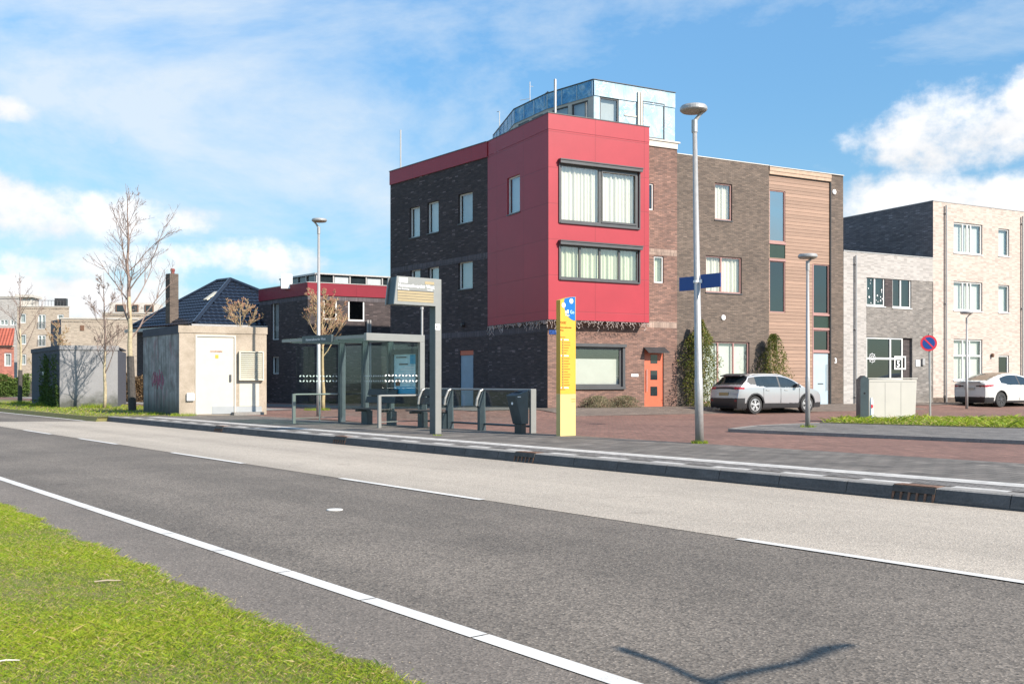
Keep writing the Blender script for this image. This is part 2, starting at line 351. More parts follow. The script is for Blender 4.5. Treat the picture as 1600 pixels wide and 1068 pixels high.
M['galv'] = plain('galvanised_steel', (.40, .39, .38), .45, metal=.35, var=.14, vscale=8)
M['alu'] = plain('aluminium_paint', (.27, .27, .255), .38, metal=.25, var=.06, vscale=4)
M['darksteel'] = plain('blue_grey_steel', (.055, .075, .082), .38, var=.15, vscale=5)
M['blackmetal'] = plain('black_metal', (.035, .035, .037), .4, var=.2)
M['rust'] = plain('rusty_iron', (.17, .09, .055), .85, var=.5, vscale=14)
M['iron'] = plain('cast_iron', (.06, .055, .05), .7, var=.4, vscale=14)
M['black'] = plain('black_hole', (.008, .008, .008), .9)
M['whiteframe'] = plain('white_window_frame', (.66, .66, .64), .4, var=.04)
M['darkframe'] = plain('dark_grey_frame', (.075, .075, .078), .38, var=.12)
M['pinkframe'] = plain('pink_brown_frame', (.36, .20, .18), .45, var=.06)
M['curtain'] = plain('white_curtain_cloth', (.72, .69, .60), .9, var=.05, vscale=8)
M['curtaingreen'] = plain('greenish_curtain_cloth', (.62, .65, .50), .9, var=.06, vscale=8)
M['blind'] = plain('pale_blind', (.60, .63, .61), .8, var=.04)
M['blindgrey'] = plain('grey_blind', (.42, .45, .46), .8, var=.06)
M['frost'] = plain('frosted_film', (.52, .53, .50), .6, var=.05, vscale=2)
M['interior'] = plain('dark_room', (.03, .03, .032), .9)
M['roomwall'] = plain('room_wall', (.35, .34, .31), .9)
M['glass'] = glass_mat('window_glass', (.90, .91, .88), .17)
M['glassmirror'] = glass_mat('reflective_window_glass', (.35, .38, .32), .42)
M['glassclear'] = glass_mat('shelter_glass', (.95, .98, .97), .015)
M['glassdark'] = glass_mat('dark_glass', (.10, .13, .12), .13)
M['glassroof'] = glass_mat('green_roof_glass', (.74, .84, .80), .05)
M['orange'] = plain('orange_door_paint', (.52, .125, .065), .45, var=.08)
M['bluedoor'] = plain('pale_blue_door_paint', (.38, .47, .52), .4, var=.05)
M['bluegreydoor'] = plain('blue_grey_door_paint', (.24, .34, .42), .45, var=.08)
M['creamdoor'] = plain('cream_door_paint', (.52, .485, .42), .45, var=.04)
M['greypatch'] = plain('grey_overpaint', (.33, .345, .35), .6, var=.08)
M['louvre'] = plain('beige_louvre_paint', (.56, .52, .42), .5, var=.1)
M['yellow'] = plain('yellow_totem_panel', (.62, .37, .045), .35, var=.03)
M['yellowpale'] = plain('pale_yellow_totem_panel', (.62, .48, .19), .35, var=.03)
M['cyanblue'] = plain('bright_blue_sign', (.005, .13, .42), .4, var=.04)
M['signblue'] = plain('deep_blue_plate', (.012, .06, .25), .35, var=.06)
M['signred'] = plain('traffic_red', (.62, .03, .05), .4, var=.04)
M['white'] = plain('white_plastic', (.85, .85, .84), .45, var=.03)
M['printwhite'] = plain('white_lettering', (.86, .86, .86), .5, var=.0)
M['printdark'] = plain('dark_lettering', (.05, .05, .06), .5, var=.0)
M['printorange'] = plain('orange_lettering', (.40, .13, .01), .5, var=.0)
M['printred'] = plain('red_lettering', (.65, .06, .06), .5, var=.0)
M['displaysand'] = plain('unlit_display_panel', (.36, .285, .165), .4, var=.08, vscale=2)
M['posterblue'] = plain('poster_blue', (.03, .34, .56), .4, var=.15)
M['posterpale'] = plain('poster_pale_blue', (.45, .68, .76), .4, var=.2, vscale=4)
M['cabinet'] = plain('grey_cabinet', (.60, .56, .50), .5, var=.05, vscale=1.5)
M['benchwood'] = plain('dark_slat', (.055, .052, .05), .55, var=.3, vscale=10)
M['green'] = plain('dark_green_panel', (.022, .042, .030), .35, var=.1)
M['roofing'] = plain('bitumen_roof', (.10, .10, .10), .9)
M['whiteband'] = plain('white_fascia', (.52, .485, .43), .6, var=.1)
def foil():
    m, nt, bs = nmat('blue_builders_film'); v = uvmap(nt)
    n = nz(nt, v, 1.6, 6, .6, 1.4)
    nt.links.new(ramp(nt, n, [(.36, (.04, .26, .56)), (.52, (.16, .42, .66)), (.70, (.55, .70, .80))]), bs.inputs['Base Color'])
    bs.inputs['Roughness'].default_value = .25; bump(nt, bs, nz(nt, v, 3.0, 5, .6, 2.0), 1.0, .08); return m
M['foil'] = foil()
def foilpale():
    m, nt, bs = nmat('pale_builders_film'); v = uvmap(nt)
    n = nz(nt, v, 1.1, 3, .5, 1.0)
    nt.links.new(ramp(nt, n, [(.30, (.26, .42, .53)), (.52, (.38, .50, .57)), (.75, (.50, .58, .62))]), bs.inputs['Base Color'])
    bs.inputs['Roughness'].default_value = .22; bump(nt, bs, nz(nt, uvmap(nt, (1.6, .5, 1)), 1.6, 4, .55, 1.5), .9, .10); return m
M['foilpale'] = foilpale()
def tiles(name, c, rough):
    m, nt, bs = nmat(name); v = uvmap(nt)
    s = N(nt, 'ShaderNodeSeparateXYZ', _0=v)
    a = mt(nt, 'SINE', mt(nt, 'MULTIPLY', s.outputs[0], 2 * pi / .30), 0)
    fr = mt(nt, 'FRACT', mt(nt, 'DIVIDE', s.outputs[1], .34), 0)
    h = mt(nt, 'ADD', mt(nt, 'MULTIPLY', a, .5), mt(nt, 'MULTIPLY', fr, -1.2))
    n = nz(nt, v, 1.5, 4)
    nt.links.new(ramp(nt, n, [(.3, tuple(x * .8 for x in c)), (.7, tuple(x * 1.2 for x in c))]), bs.inputs['Base Color'])
    bs.inputs['Roughness'].default_value = rough; bump(nt, bs, h, 1.0, .06); return m
M['tiles'] = plain('glazed_blue_black_roof_tiles', (.014, .018, .028), .14, var=.4, vscale=9, spec=.7)
M['tilesred'] = tiles('red_roof_tiles', (.36, .09, .055), .7)
M['silver'] = plain('silver_car_paint', (.42, .425, .435), .28, metal=.4, var=.02, coat=.8)
M['whitecar'] = plain('white_car_paint', (.60, .60, .58), .3, var=.02, coat=.8)
M['carglass'] = plain('car_window_glass', (.02, .028, .032), .05, var=.2, spec=.8)
M['glassroofcar'] = plain('bronze_rear_glass', (.16, .115, .07), .12, var=.3, vscale=3, spec=.8)
M['carblack'] = plain('black_car_plastic', (.03, .03, .032), .5, var=.1)
M['tyre'] = plain('tyre_rubber', (.028, .028, .028), .8)
M['rimsilver'] = plain('silver_rim', (.60, .60, .60), .3, metal=.4)
M['rimdark'] = plain('dark_rim', (.10, .10, .105), .35, metal=.3)
M['taillight'] = plain('red_tail_light', (.38, .015, .03), .15, coat=1)
M['plate'] = plain('blurred_yellow_plate', (.40, .30, .14), .5, var=.1)
M['platewhite'] = plain('blurred_grey_plate', (.42, .40, .34), .5, var=.1)
M['lampglass'] = plain('lamp_diffuser', (.30, .27, .22), .4, var=.25, vscale=20)
M['pinkredpot'] = plain('terracotta_pot', (.22, .06, .05), .8)
M['litter'] = plain('dry_leaf_litter', (.40, .33, .24), .8)
M['led'] = plain('string_light_wire', (.66, .55, .50), .6)
# ---------------------------------------------------------------- builders
WORLD_ORG = {}
def org(o): return WORLD_ORG.get(o.name, Vector((0, 0, 0))) if o else Vector((0, 0, 0))
class MB:
    def __init__(s): s.v = []; s.f = []; s.m = []; s.mats = []; s.cur = 0; s.tone = None; s.smooth = False
    def use(s, mat):
        if mat not in s.mats: s.mats.append(mat)
        s.cur = s.mats.index(mat); return s
    def face(s, pts):
        n = len(s.v); s.v += [tuple(p) for p in pts]; s.f.append(tuple(range(n, n + len(pts)))); s.m.append(s.cur)
        return s
    def raw(s, verts, faces):
        n = len(s.v); s.v += [tuple(p) for p in verts]
        for f in faces: s.f.append(tuple(n + i for i in f)); s.m.append(s.cur)
        return s
    def obox(s, o, a, b, c):
        """box from corner o along vectors a,b,c"""
        o, a, b, c = Vector(o), Vector(a), Vector(b), Vector(c)
        if a.cross(b).dot(c) < 0: a, b = b, a
        p = [o, o + a, o + a + b, o + b, o + c, o + a + c, o + a + b + c, o + b + c]
        return s.raw(p, [(0, 3, 2, 1), (4, 5, 6, 7), (0, 1, 5, 4), (1, 2, 6, 5), (2, 3, 7, 6), (3, 0, 4, 7)])
    def box(s, x0, x1, y0, y1, z0, z1): return s.obox((x0, y0, z0), (x1 - x0, 0, 0), (0, y1 - y0, 0), (0, 0, z1 - z0))
    def prism(s, poly, z0, z1):
        """poly CCW list of (x,y)"""
        n = len(poly)
        ar = sum(poly[i][0] * poly[(i + 1) % n][1] - poly[(i + 1) % n][0] * poly[i][1] for i in range(n))
        if ar < 0: poly = poly[::-1]
        v = [(x, y, z0) for x, y in poly] + [(x, y, z1) for x, y in poly]
        fs = [tuple(range(n - 1, -1, -1)), tuple(range(n, 2 * n))] + [(i, (i + 1) % n, n + (i + 1) % n, n + i) for i in range(n)]
        return s.raw(v, fs)
    def tube(s, pts, r, n=8, cap=True):
        pts = [Vector(p) for p in pts]
        rs = r if isinstance(r, (list, tuple)) else [r] * len(pts)
        base = len(s.v); up = None
        for i, p in enumerate(pts):
            d = (pts[min(i + 1, len(pts) - 1)] - pts[max(i - 1, 0)]).normalized()
            if up is None:
                up = Vector((0, 0, 1)) if abs(d.z) < .9 else Vector((1, 0, 0))
            a = d.cross(up).normalized(); b = d.cross(a).normalized(); up = -b if False else up
            for k in range(n):
                th = 2 * pi * k / n
                s.v.append(tuple(p + (a * cos(th) + b * sin(th)) * rs[i]))
        for i in range(len(pts) - 1):
            for k in range(n):
                k2 = (k + 1) % n
                s.f.append((base + i * n + k, base + i * n + k2, base + (i + 1) * n + k2, base + (i + 1) * n + k)); s.m.append(s.cur)
        if cap:
            s.f.append(tuple(base + k for k in range(n))[::-1]); s.m.append(s.cur)
            s.f.append(tuple(base + (len(pts) - 1) * n + k for k in range(n))); s.m.append(s.cur)
        return s
    def lathe(s, c, prof, n=24, ax=(0, 0, 1)):
        """prof list of (r, h) along axis ax from c"""
        ax = Vector(ax).normalized(); t = Vector((1, 0, 0)) if abs(ax.x) < .9 else Vector((0, 1, 0))
        a = ax.cross(t).normalized(); b = ax.cross(a); base = len(s.v); c = Vector(c)
        for (r, h) in prof:
            for k in range(n):
                th = 2 * pi * k / n; s.v.append(tuple(c + ax * h + (a * cos(th) + b * sin(th)) * r))
        for i in range(len(prof) - 1):
            for k in range(n):
                k2 = (k + 1) % n; s.f.append((base + i * n + k, base + i * n + k2, base + (i + 1) * n + k2, base + (i + 1) * n + k)); s.m.append(s.cur)
        s.f.append(tuple(base + k for k in range(n))[::-1]); s.m.append(s.cur)
        s.f.append(tuple(base + (len(prof) - 1) * n + k for k in range(n))); s.m.append(s.cur)
        return s
    def build(s, name, mat=None, parent=None, label=None, cat=None, group=None, kind=None, smooth=False, bevel=0, loc=None):
        if mat is not None: s.mats = [mat] + [m for m in s.mats if m is not mat] if not s.mats else s.mats
        me = bpy.data.meshes.new(name)
        if loc is None:
            xs = [p[0] for p in s.v]; ys = [p[1] for p in s.v]; zs = [p[2] for p in s.v]
            O = Vector(((min(xs) + max(xs)) / 2, (min(ys) + max(ys)) / 2, min(zs)))
        else: O = Vector(loc)
        me.from_pydata([(p[0] - O.x, p[1] - O.y, p[2] - O.z) for p in s.v], [], s.f)
        for m in s.mats: me.materials.append(m)
        if len(s.mats) > 1: me.polygons.foreach_set('material_index', s.m)
        uv = me.uv_layers.new(name='UVMap')
        co = s.v
        dat = [0.0] * (2 * len(me.loops))
        for p in me.polygons:
            n = p.normal
            if abs(n.z) > .995: ta = Vector((1, 0, 0)); tb = Vector((0, 1, 0))
            else:
                ta = Vector((-n.y, n.x, 0)).normalized(); tb = n.cross(ta)
                if tb.z < 0: tb = -tb
            for li in p.loop_indices:
                c = co[me.loops[li].vertex_index]
                dat[2 * li] = c[0] * ta.x + c[1] * ta.y; dat[2 * li + 1] = c[0] * tb.x + c[1] * tb.y + c[2] * tb.z
        uv.data.foreach_set('uv', dat)
        if s.tone is not None:
            at = me.attributes.new('tone', 'FLOAT', 'POINT'); at.data.foreach_set('value', s.tone)
        if smooth:
            me.polygons.foreach_set('use_smooth', [True] * len(me.polygons))
        o = bpy.data.objects.new(name, me); col.objects.link(o)
        if parent: o.parent = parent
        o.location = O - org(parent)
        WORLD_ORG[o.name] = O
        if bevel:
            bm_ = o.modifiers.new('bevel', 'BEVEL'); bm_.width = bevel; bm_.segments = 2; bm_.limit_method = 'ANGLE'
        tag(o, label, cat, group, kind)
        return o
def tag(o, label=None, cat=None, group=None, kind=None):
    if label: o['label'] = label
    if cat: o['category'] = cat
    if group: o['group'] = group
    if kind: o['kind'] = kind
    return o
def empty(name, loc, label=None, cat=None, group=None):
    o = bpy.data.objects.new(name, None); col.objects.link(o); o.location = loc; o.empty_display_size = .2
    WORLD_ORG[o.name] = Vector(loc); tag(o, label, cat, group); return o
def copy_tree(o, parent=None):
    c = o.copy(); col.objects.link(c); c.parent = parent
    for ch in list(o.children): copy_tree(ch, c)
    return c
def write(txt, size, mat, parent, o, right, up, name='lettering', bold=0.0, align='LEFT', ext=.0015, width=None):
    cu = bpy.data.curves.new('txt', 'FONT'); cu.body = txt; cu.size = size; cu.align_x = align; cu.extrude = ext; cu.offset = bold; cu.resolution_u = 2
    t = bpy.data.objects.new('txt', cu); col.objects.link(t)
    dg = bpy.context.evaluated_depsgraph_get(); me0 = bpy.data.meshes.new_from_object(t.evaluated_get(dg))
    vs = [v.co.copy() for v in me0.vertices]; fs = [tuple(p.vertices) for p in me0.polygons]
    bpy.data.objects.remove(t); bpy.data.meshes.remove(me0)
    right = Vector(right).normalized(); up = Vector(up).normalized(); nn = right.cross(up); o = Vector(o)
    sx = 1.0
    if width and vs:
        w = max(v.x for v in vs) - min(v.x for v in vs); sx = width / w
    b = MB().use(mat); b.raw([o + right * v.x * sx + up * v.y + nn * v.z for v in vs], fs)
    return b.build(name, mat, parent)

# image helpers: a photo pixel on a known plane -> a place in the world
def px(u, v, z):
    Y = (CAMH - z) * FPX / (v - HOR); return Vector(((u - 800) / FPX * Y, Y, z))
def atY(u, Y, z=0): return Vector(((u - 800) / FPX * Y, Y, z))
def zat(v, Y): return CAMH + (HOR - v) * Y / FPX
def sm(x): x = max(0, min(1, x)); return x * x * (3 - 2 * x)
FD = Vector((.886, .464, 0)).normalized()            # street-front direction
FN = Vector((FD.y, -FD.x, 0))                        # outward normal of the fronts
SD = Vector((-FN.x, -FN.y, 0))
A0 = Vector((1.39, 38.0, 0))
RD = Vector((-.629, .777, 0)).normalized(); RN = Vector((.777, .629, 0)).normalized()
def st(s, t, z=0): return RN * s + RD * t + Vector((0, 0, z))
def sof(P): return P.x * RN.x + P.y * RN.y
def tof(P): return P.x * RD.x + P.y * RD.y
def G(x, y):
    q = (Vector((x, y, 0)) - A0).dot(FN)
    return .155 + .215 * sm((4.5 - q) / 4.0) * sm((x + 8) / 8)

class Fac:
    """a vertical facade plane running left to right as seen from outside"""
    def __init__(s, P, d, L=None):
        s.P = Vector((P[0], P[1], 0)); s.d = Vector((d[0], d[1], 0)).normalized(); s.n = Vector((s.d.y, -s.d.x, 0)); s.L = L
    def t(s, u):
        k = (u - 800) / FPX
        return (k * s.P.y - s.P.x) / (s.d.x - k * s.d.y)
    def z(s, u, v): return zat(v, s.P.y + s.d.y * s.t(u))
    def rect(s, u0, v0, u1, v1):
        um = (u0 + u1) / 2; return (s.t(u0), s.t(u1), s.z(um, v1), s.z(um, v0))
    def p(s, t, z=0, out=0): return s.P + s.d * t + s.n * out + Vector((0, 0, z))
def wall(mb, F, t0, t1, z0, z1, holes=(), depth=.12, out=0):
    ts = sorted({t0, t1, *[h[0] for h in holes], *[h[1] for h in holes]}); ts = [t for t in ts if t0 - 1e-6 <= t <= t1 + 1e-6]
    zs = sorted({z0, z1, *[h[2] for h in holes], *[h[3] for h in holes]}); zs = [z for z in zs if z0 - 1e-6 <= z <= z1 + 1e-6]
    for i in range(len(ts) - 1):
        for j in range(len(zs) - 1):
            tm = (ts[i] + ts[i + 1]) / 2; zm = (zs[j] + zs[j + 1]) / 2
            if any(h[0] < tm < h[1] and h[2] < zm < h[3] for h in holes): continue
            mb.face([F.p(ts[i], zs[j], out), F.p(ts[i + 1], zs[j], out), F.p(ts[i + 1], zs[j + 1], out), F.p(ts[i], zs[j + 1], out)])
    for h in holes:
        a, b, c, d = h[:4]
        mb.face([F.p(a, c, out), F.p(a, c, out - depth), F.p(a, d, out - depth), F.p(a, d, out)][::-1])
        mb.face([F.p(b, c, out), F.p(b, d, out), F.p(b, d, out - depth), F.p(b, c, out - depth)][::-1])
        mb.face([F.p(a, c, out), F.p(b, c, out), F.p(b, c, out - depth), F.p(a, c, out - depth)])
        mb.face([F.p(a, d, out), F.p(a, d, out - depth), F.p(b, d, out - depth), F.p(b, d, out)])
def fbox(mb, F, t0, t1, z0, z1, o0, o1):
    """box on facade: o0..o1 outwards offsets"""
    return mb.obox(F.p(t0, z0, o0), F.d * (t1 - t0), F.n * (o1 - o0), Vector((0, 0, z1 - z0)))
def window(F, r, root, frame='whiteframe', glass='glass', mull=(), trans=(), recess=.09, fw=.055, fd=.06, back='curtain', out=0, sill=None, name='window', rod=0, label=None, backoff=.10):
    a, b, c, d = r; a += .004; b -= .004; c += .004; d -= .004
    m = MB().use(M[frame]); o0 = out - recess - fd; o1 = out - recess
    fbox(m, F, a, a + fw, c, d, o0, o1); fbox(m, F, b - fw, b, c, d, o0, o1)
    fbox(m, F, a + fw, b - fw, c, c + fw, o0, o1); fbox(m, F, a + fw, b - fw, d - fw, d, o0, o1)
    for q in mull:
        t = a + (b - a) * q; fbox(m, F, t - fw * .6, t + fw * .6, c + fw, d - fw, o0 + .003, o1 + .003)
    for q in trans:
        z = c + (d - c) * q; fbox(m, F, a + fw, b - fw, z - fw * .6, z + fw * .6, o0 + .006, o1 - .003)
    w = m.build(name, M[frame], root, label=label)
    g = MB().use(M[glass]); og = (o0 + o1) / 2 - .008
    g.face([F.p(a + fw * .5, c + fw * .5, og), F.p(b - fw * .5, c + fw * .5, og), F.p(b - fw * .5, d - fw * .5, og), F.p(a + fw * .5, d - fw * .5, og)])
    g.build('pane', M[glass], w)
    ob = o0 - backoff
    if back in ('curtain', 'curtaingreen'):
        cm = MB().use(M[back]); n = max(10, int((b - a) / .022)); rnd = random.Random(int(a * 997 + c * 31))
        ph = [rnd.uniform(0, 6) for _ in range(5)]
        pts = []
        for i in range(n + 1):
            x = a + (b - a) * i / n
            pts.append((x, ob + .03 * sin(x * 36 + ph[0] + 2 * sin(x * 3 + ph[2])) + .02 * sin(x * 23 + ph[1])))
        for i in range(n):
            (x0, q0), (x1, q1) = pts[i], pts[i + 1]
            cm.face([F.p(x0, c, q0), F.p(x1, c, q1), F.p(x1, d, q1), F.p(x0, d, q0)])
        cm.build('curtain', M[back], w, smooth=False)
    elif back and back != 'room':
        cm = MB().use(M[back]); fbox(cm, F, a, b, c, d, ob - .02, ob); cm.build('blind' if 'blind' in back else 'backing', M[back], w)
    if sill:
        sl = MB().use(M[sill]); fbox(sl, F, a - .03, b + .03, c - .05, c - .006, out - .06, out + .035); sl.build('sill', M[sill], w)
    return w
def sheet(name, quad, mat, dz, nu=1, nv=1, zf=G, kind='structure', label=None):
    q = [Vector((p[0], p[1], 0)) for p in quad]; m = MB().use(mat)
    P = []
    for j in range(nv + 1):
        for i in range(nu + 1):
            a = q[0].lerp(q[1], i / nu); b = q[3].lerp(q[2], i / nu); p = a.lerp(b, j / nv)
            P.append((p.x, p.y, (zf(p.x, p.y) if callable(zf) else zf) + dz))
    m.raw(P, [(j * (nu + 1) + i, j * (nu + 1) + i + 1, (j + 1) * (nu + 1) + i + 1, (j + 1) * (nu + 1) + i) for j in range(nv) for i in range(nu)])
    # faces up
    o = m.build(name, mat, kind=kind, label=label)
    if o.data.polygons[0].normal.z < 0: o.data.flip_normals()
    return o

# ---------------------------------------------------------------- setting
S_EDGE, S_LINE, S_MID, S_KERB, S_PLAT = 2.6, 3.3, 7.13, 10.95, 15.6
T0, TK = -40, 36.3
g = MB().use(M['ground']); g.prism([(900 * cos(a * pi / 24), 900 * sin(a * pi / 24)) for a in range(48)], -.6, -.12); g.build('ground', M['ground'], kind='structure')
def strip(name, s0, s1, t0, t1, mat, z, kind='structure', nu=1):
    return sheet(name, [st(s0, t0), st(s1, t0), st(s1, t1), st(s0, t1)], mat, 0, nu, 1, zf=z, kind=kind)
vb = MB().use(M['grassbase']); rv = random.Random(12); pe = []; t = -8.0
while t < 60: pe.append(st(S_EDGE - .08 + .035 * sin(t * 3.1) + .03 * sin(t * 7.7 + 1) + rv.gauss(0, .018), t, .014)); t += .06
vb.raw([st(-14, T0, .014), st(S_EDGE, T0, .014)] + pe + [st(S_EDGE, 160, .014), st(-14, 160, .014)], [tuple(range(len(pe) + 4))])
vo = vb.build('verge', M['grassbase'], kind='structure')
if vo.data.polygons[0].normal.z < 0: vo.data.flip_normals()
strip('road', S_EDGE - .4, S_KERB + .3, T0, 200, M['asphalt'], 0)
sheet('road_shoulder', [st(S_EDGE - .4, T0), st(S_LINE - .06, T0), st(S_LINE - .06, 200), st(S_EDGE - .4, 200)], M['asphalt_shoulder'], 0, zf=.004)
sheet('road_lane', [st(S_MID + .02, T0), st(S_KERB + .25, T0), st(S_KERB + .25, 36.6), st(S_MID + .02, 38.5)], M['asphalt_pale'], 0, zf=.004)
mk = MB().use(M['paint'])
def mark(mb, s0, s1, t0, t1, z):
    mb.face([st(s0, t0, z), st(s0, t1, z), st(s1, t1, z), st(s1, t0, z)][::-1])
t = -30.0
while t < 150:
    mark(mk, S_LINE - .06, S_LINE + .06, t, t + 1.17, .009); t += 1.185
def tm(u, v): return tof(px(u, v, 0))
mark(mk, S_MID - .05, S_MID + .05, -20, tm(1155, 842), .009)
d_on = [(tm(755, 781), tm(537, 747)), (tm(382, 724), tm(273, 707)), (tm(187, 694), tm(125, 685)), (tm(80, 678.3), tm(36, 672))]
for a, b in d_on: mark(mk, S_MID - .05, S_MID + .05, a, b, .009)
tt = d_on[-1][1] + 4
while tt < 120: mark(mk, S_MID - .05, S_MID + .05, tt, tt + 3, .009); tt += 7.2
mark(mk, 10.42, 10.54, 37.2, 170, .009)
mk.build('road_markings', M['paint'], kind='structure')
rs = MB().use(M['paint']); rs.lathe(px(523, 796.5, .0), [(.09, .003), (.085, .011), (.03, .014)], 20); rs.build('road_stud', M['paint'], label='flat round white stud set alone in the middle of the dark lane', cat='road stud')

# kerb with chamfered face; stones 1 m long
kb = MB().use(M['conc_kerb'])
prof = [(10.99, 0.0), (11.00, .05), (11.035, .160), (11.06, .175), (11.24, .178)]
t = -20.0; rk = random.Random(3)
drains_t = [tof(px(1409, 785, 0)), tof(px(824, 722, 0)), tof(px(527, 694, 0)), tof(px(346, 675, 0))]
dw = .27
def kseg(t0, t1):
    v = []; 
    for t_ in (t0, t1):
        for (s_, z_) in prof + [(11.24, -.05), (10.95, -.05)]: v.append(st(s_, t_, z_))
    n = len(prof) + 2
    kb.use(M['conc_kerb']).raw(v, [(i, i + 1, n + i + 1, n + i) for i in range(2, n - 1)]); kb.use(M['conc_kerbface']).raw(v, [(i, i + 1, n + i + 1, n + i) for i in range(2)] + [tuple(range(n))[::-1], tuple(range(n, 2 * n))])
while t < TK:
    t1 = min(t + 1.0, TK)
    cuts = [(a - dw, a + dw) for a in drains_t if a - dw < t1 and a + dw > t]
    segs = [(t + .006, t1 - .006)]
    for c0, c1 in cuts:
        ns = []
        for a, b in segs:
            if c0 > a: ns.append((a, min(b, c0)))
            if c1 < b: ns.append((max(a, c1), b))
        segs = [x for x in ns if x[1] - x[0] > .01]
    for a, b in segs: kseg(a, b)
    t = t1
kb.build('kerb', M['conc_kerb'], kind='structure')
# dark joints behind the kerb stones
jb = MB().use(M['iron']); v = [st(10.965, -20, -.04), st(11.05, -20, .15), st(11.2, -20, .165), st(10.965, TK, -.04), st(11.05, TK, .15), st(11.2, TK, .165)]
jb.raw(v, [(0, 1, 4, 3), (1, 2, 5, 4)]); jb.build('kerb_bed', M['iron'], kind='structure')
dl = ['rusty kerb drain nearest the camera at the right edge of the bus bay', 'kerb drain in front of the litter bin and yellow totem', 'kerb drain in front of the bus shelter', 'farthest kerb drain, in front of the concrete kiosk']
for i, td in enumerate(drains_t):
    root = empty('kerb_drain', st(11.0, td, 0), dl[i], 'drain', 'cast iron kerb drains along the bus bay')
    b = MB().use(M['iron']); bars = MB().use(M['rust'])
    for a in (-dw + .004, dw - .034): b.obox(st(10.94, td + a, -.02), RN * .02, RD * .03, Vector((0, 0, .02))); 
    def slab(t0, t1, lo, hi, b):
        s0 = 10.985 + .045 * lo / .165; s1 = 10.985 + .045 * hi / .165
        v = []
        for t_ in (td + t0, td + t1):
            v += [st(s0 - .005, t_, lo), st(s1 - .005, t_, hi), st(s1 + .04, t_, hi), st(s0 + .04, t_, lo)]
        b.raw(v, [(0, 1, 5, 4), (1, 2, 6, 5), (2, 3, 7, 6), (3, 0, 4, 7), (0, 3, 2, 1), (4, 5, 6, 7)])
    slab(-dw + .005, dw - .005, .10, .17, b)
    for k in range(6): c = -dw + .02 + k * (2 * dw - .04) / 5; slab(c - .013, c + .013, .0, .10, bars)
    b.build('front_plate', M['iron'], root); bars.build('grate', M['rust'], root)
    tp = MB().use(M['rust']); tp.obox(st(11.05, td - dw + .005, .15), RN * .19, RD * (2 * dw - .01), Vector((0, 0, .031))); tp.build('lid', M['rust'], root)
    bk = MB().use(M['black']); bk.obox(st(11.06, td - dw + .01, -.02), RN * .03, RD * (2 * dw - .02), Vector((0, 0, .16))); bk.build('opening', M['black'], root)

sheet('platform', [st(11.2, -20), st(S_PLAT, -20), st(S_PLAT, TK), st(11.2, TK)], M['platform'], 0, 1, 1, zf=.155)
tb = MB().use(M['tactile'])
t = -20.0
while t < TK - 1:
    mark(tb, 11.27, 11.53, t, t + .66, .163); t += 1.2
mark(tb, 12.02, 12.20, -20, TK - 1, .163); mark(tb, 12.22, 12.42, -20, TK - 1, .1625)
tb.build('platform_markings', M['tactile'], kind='structure')
mp_ = MB().use(M['greypave']); mark(mp_, 11.52, 12.04, -20, TK - 1, .160); mp_.build('platform_edge_paving', M['greypave'], kind='structure')
sheet('square', [st(S_PLAT, -40), st(95, -40), st(95, 130), st(S_PLAT, 130)], M['redpave'], 0, 110, 110)
# front pavement along the houses
def gq(q0, q1, l0, l1): return [A0 + FN * q0 + FD * l0, A0 + FN * q1 + FD * l0, A0 + FN * q1 + FD * l1, A0 + FN * q0 + FD * l1]
sheet('pavement', gq(-.6, 3.4, -1.0, 17), M['brownpave'], .012, 10, 20)
K0 = Vector((-1.04, 42.6, 0)); NW = Vector((-5.95, 48.7, 0))
sheet('pavement', gq(-.6, 1.6, 17, 48), M['brownpave'], .012, 6, 20)
sheet('pavement', [(-1.4, 35.6), (1.6, 37.2), (-.9, 43.2), (-3.6, 41.0)], M['greypave'], .010, 6, 10)
sheet('pavement', [(-3.6, 41.0), (-.9, 43.2), (-6.2, 49.4), (-8.4, 47.6)], M['greypave'], .010, 6, 10)
sheet('pavement', [(-8.4, 47.6), (-6.2, 49.4), (-13, 54.8), (-14.5, 52.6)], M['greypave'], .010, 6, 10)
# right island: raised strip with kerb, grass behind
isl = [(5.45, 24.7), (10.35, 19.7), (22, 8.5), (26, 14), (16.5, 23.4), (12.1, 25.4), (8.8, 28.4), (6.6, 26.6)]
ib = MB().use(M['greypave']); ib.prism(isl, .10, .232); ib.build('island', M['greypave'], kind='structure')
ik = MB().use(M['conc_kerb'])
kl = [(8.8, 28.4), (6.6, 26.6), (5.45, 24.7), (10.35, 19.7), (22, 8.5)]
for a, b in zip(kl[:-1], kl[1:]):
    a = Vector((*a, 0)); b = Vector((*b, 0)); d = (b - a).normalized(); n = Vector((d.y, -d.x, 0)); L = (b - a).length; k = 0
    cen = Vector((12, 24, 0)); 
    if (cen - a).dot(n) > 0: n = -n
    while k < L:
        l = min(1.0, L - k); ik.obox(a + d * (k + .004) - n * .03 + Vector((0, 0, .1)), d * (l - .008), n * .13, Vector((0, 0, .137))); k += 1
ik.build('kerb', M['conc_kerb'], kind='structure')
gi = MB().use(M['grassbase']); islg = [(8.75, 28.3), (12.1, 25.4), (16.5, 23.4), (24, 20), (24, 31.5), (10.3, 31.0)]
gi.prism(islg, .10, .250); gi.build('verge', M['grassbase'], kind='structure')
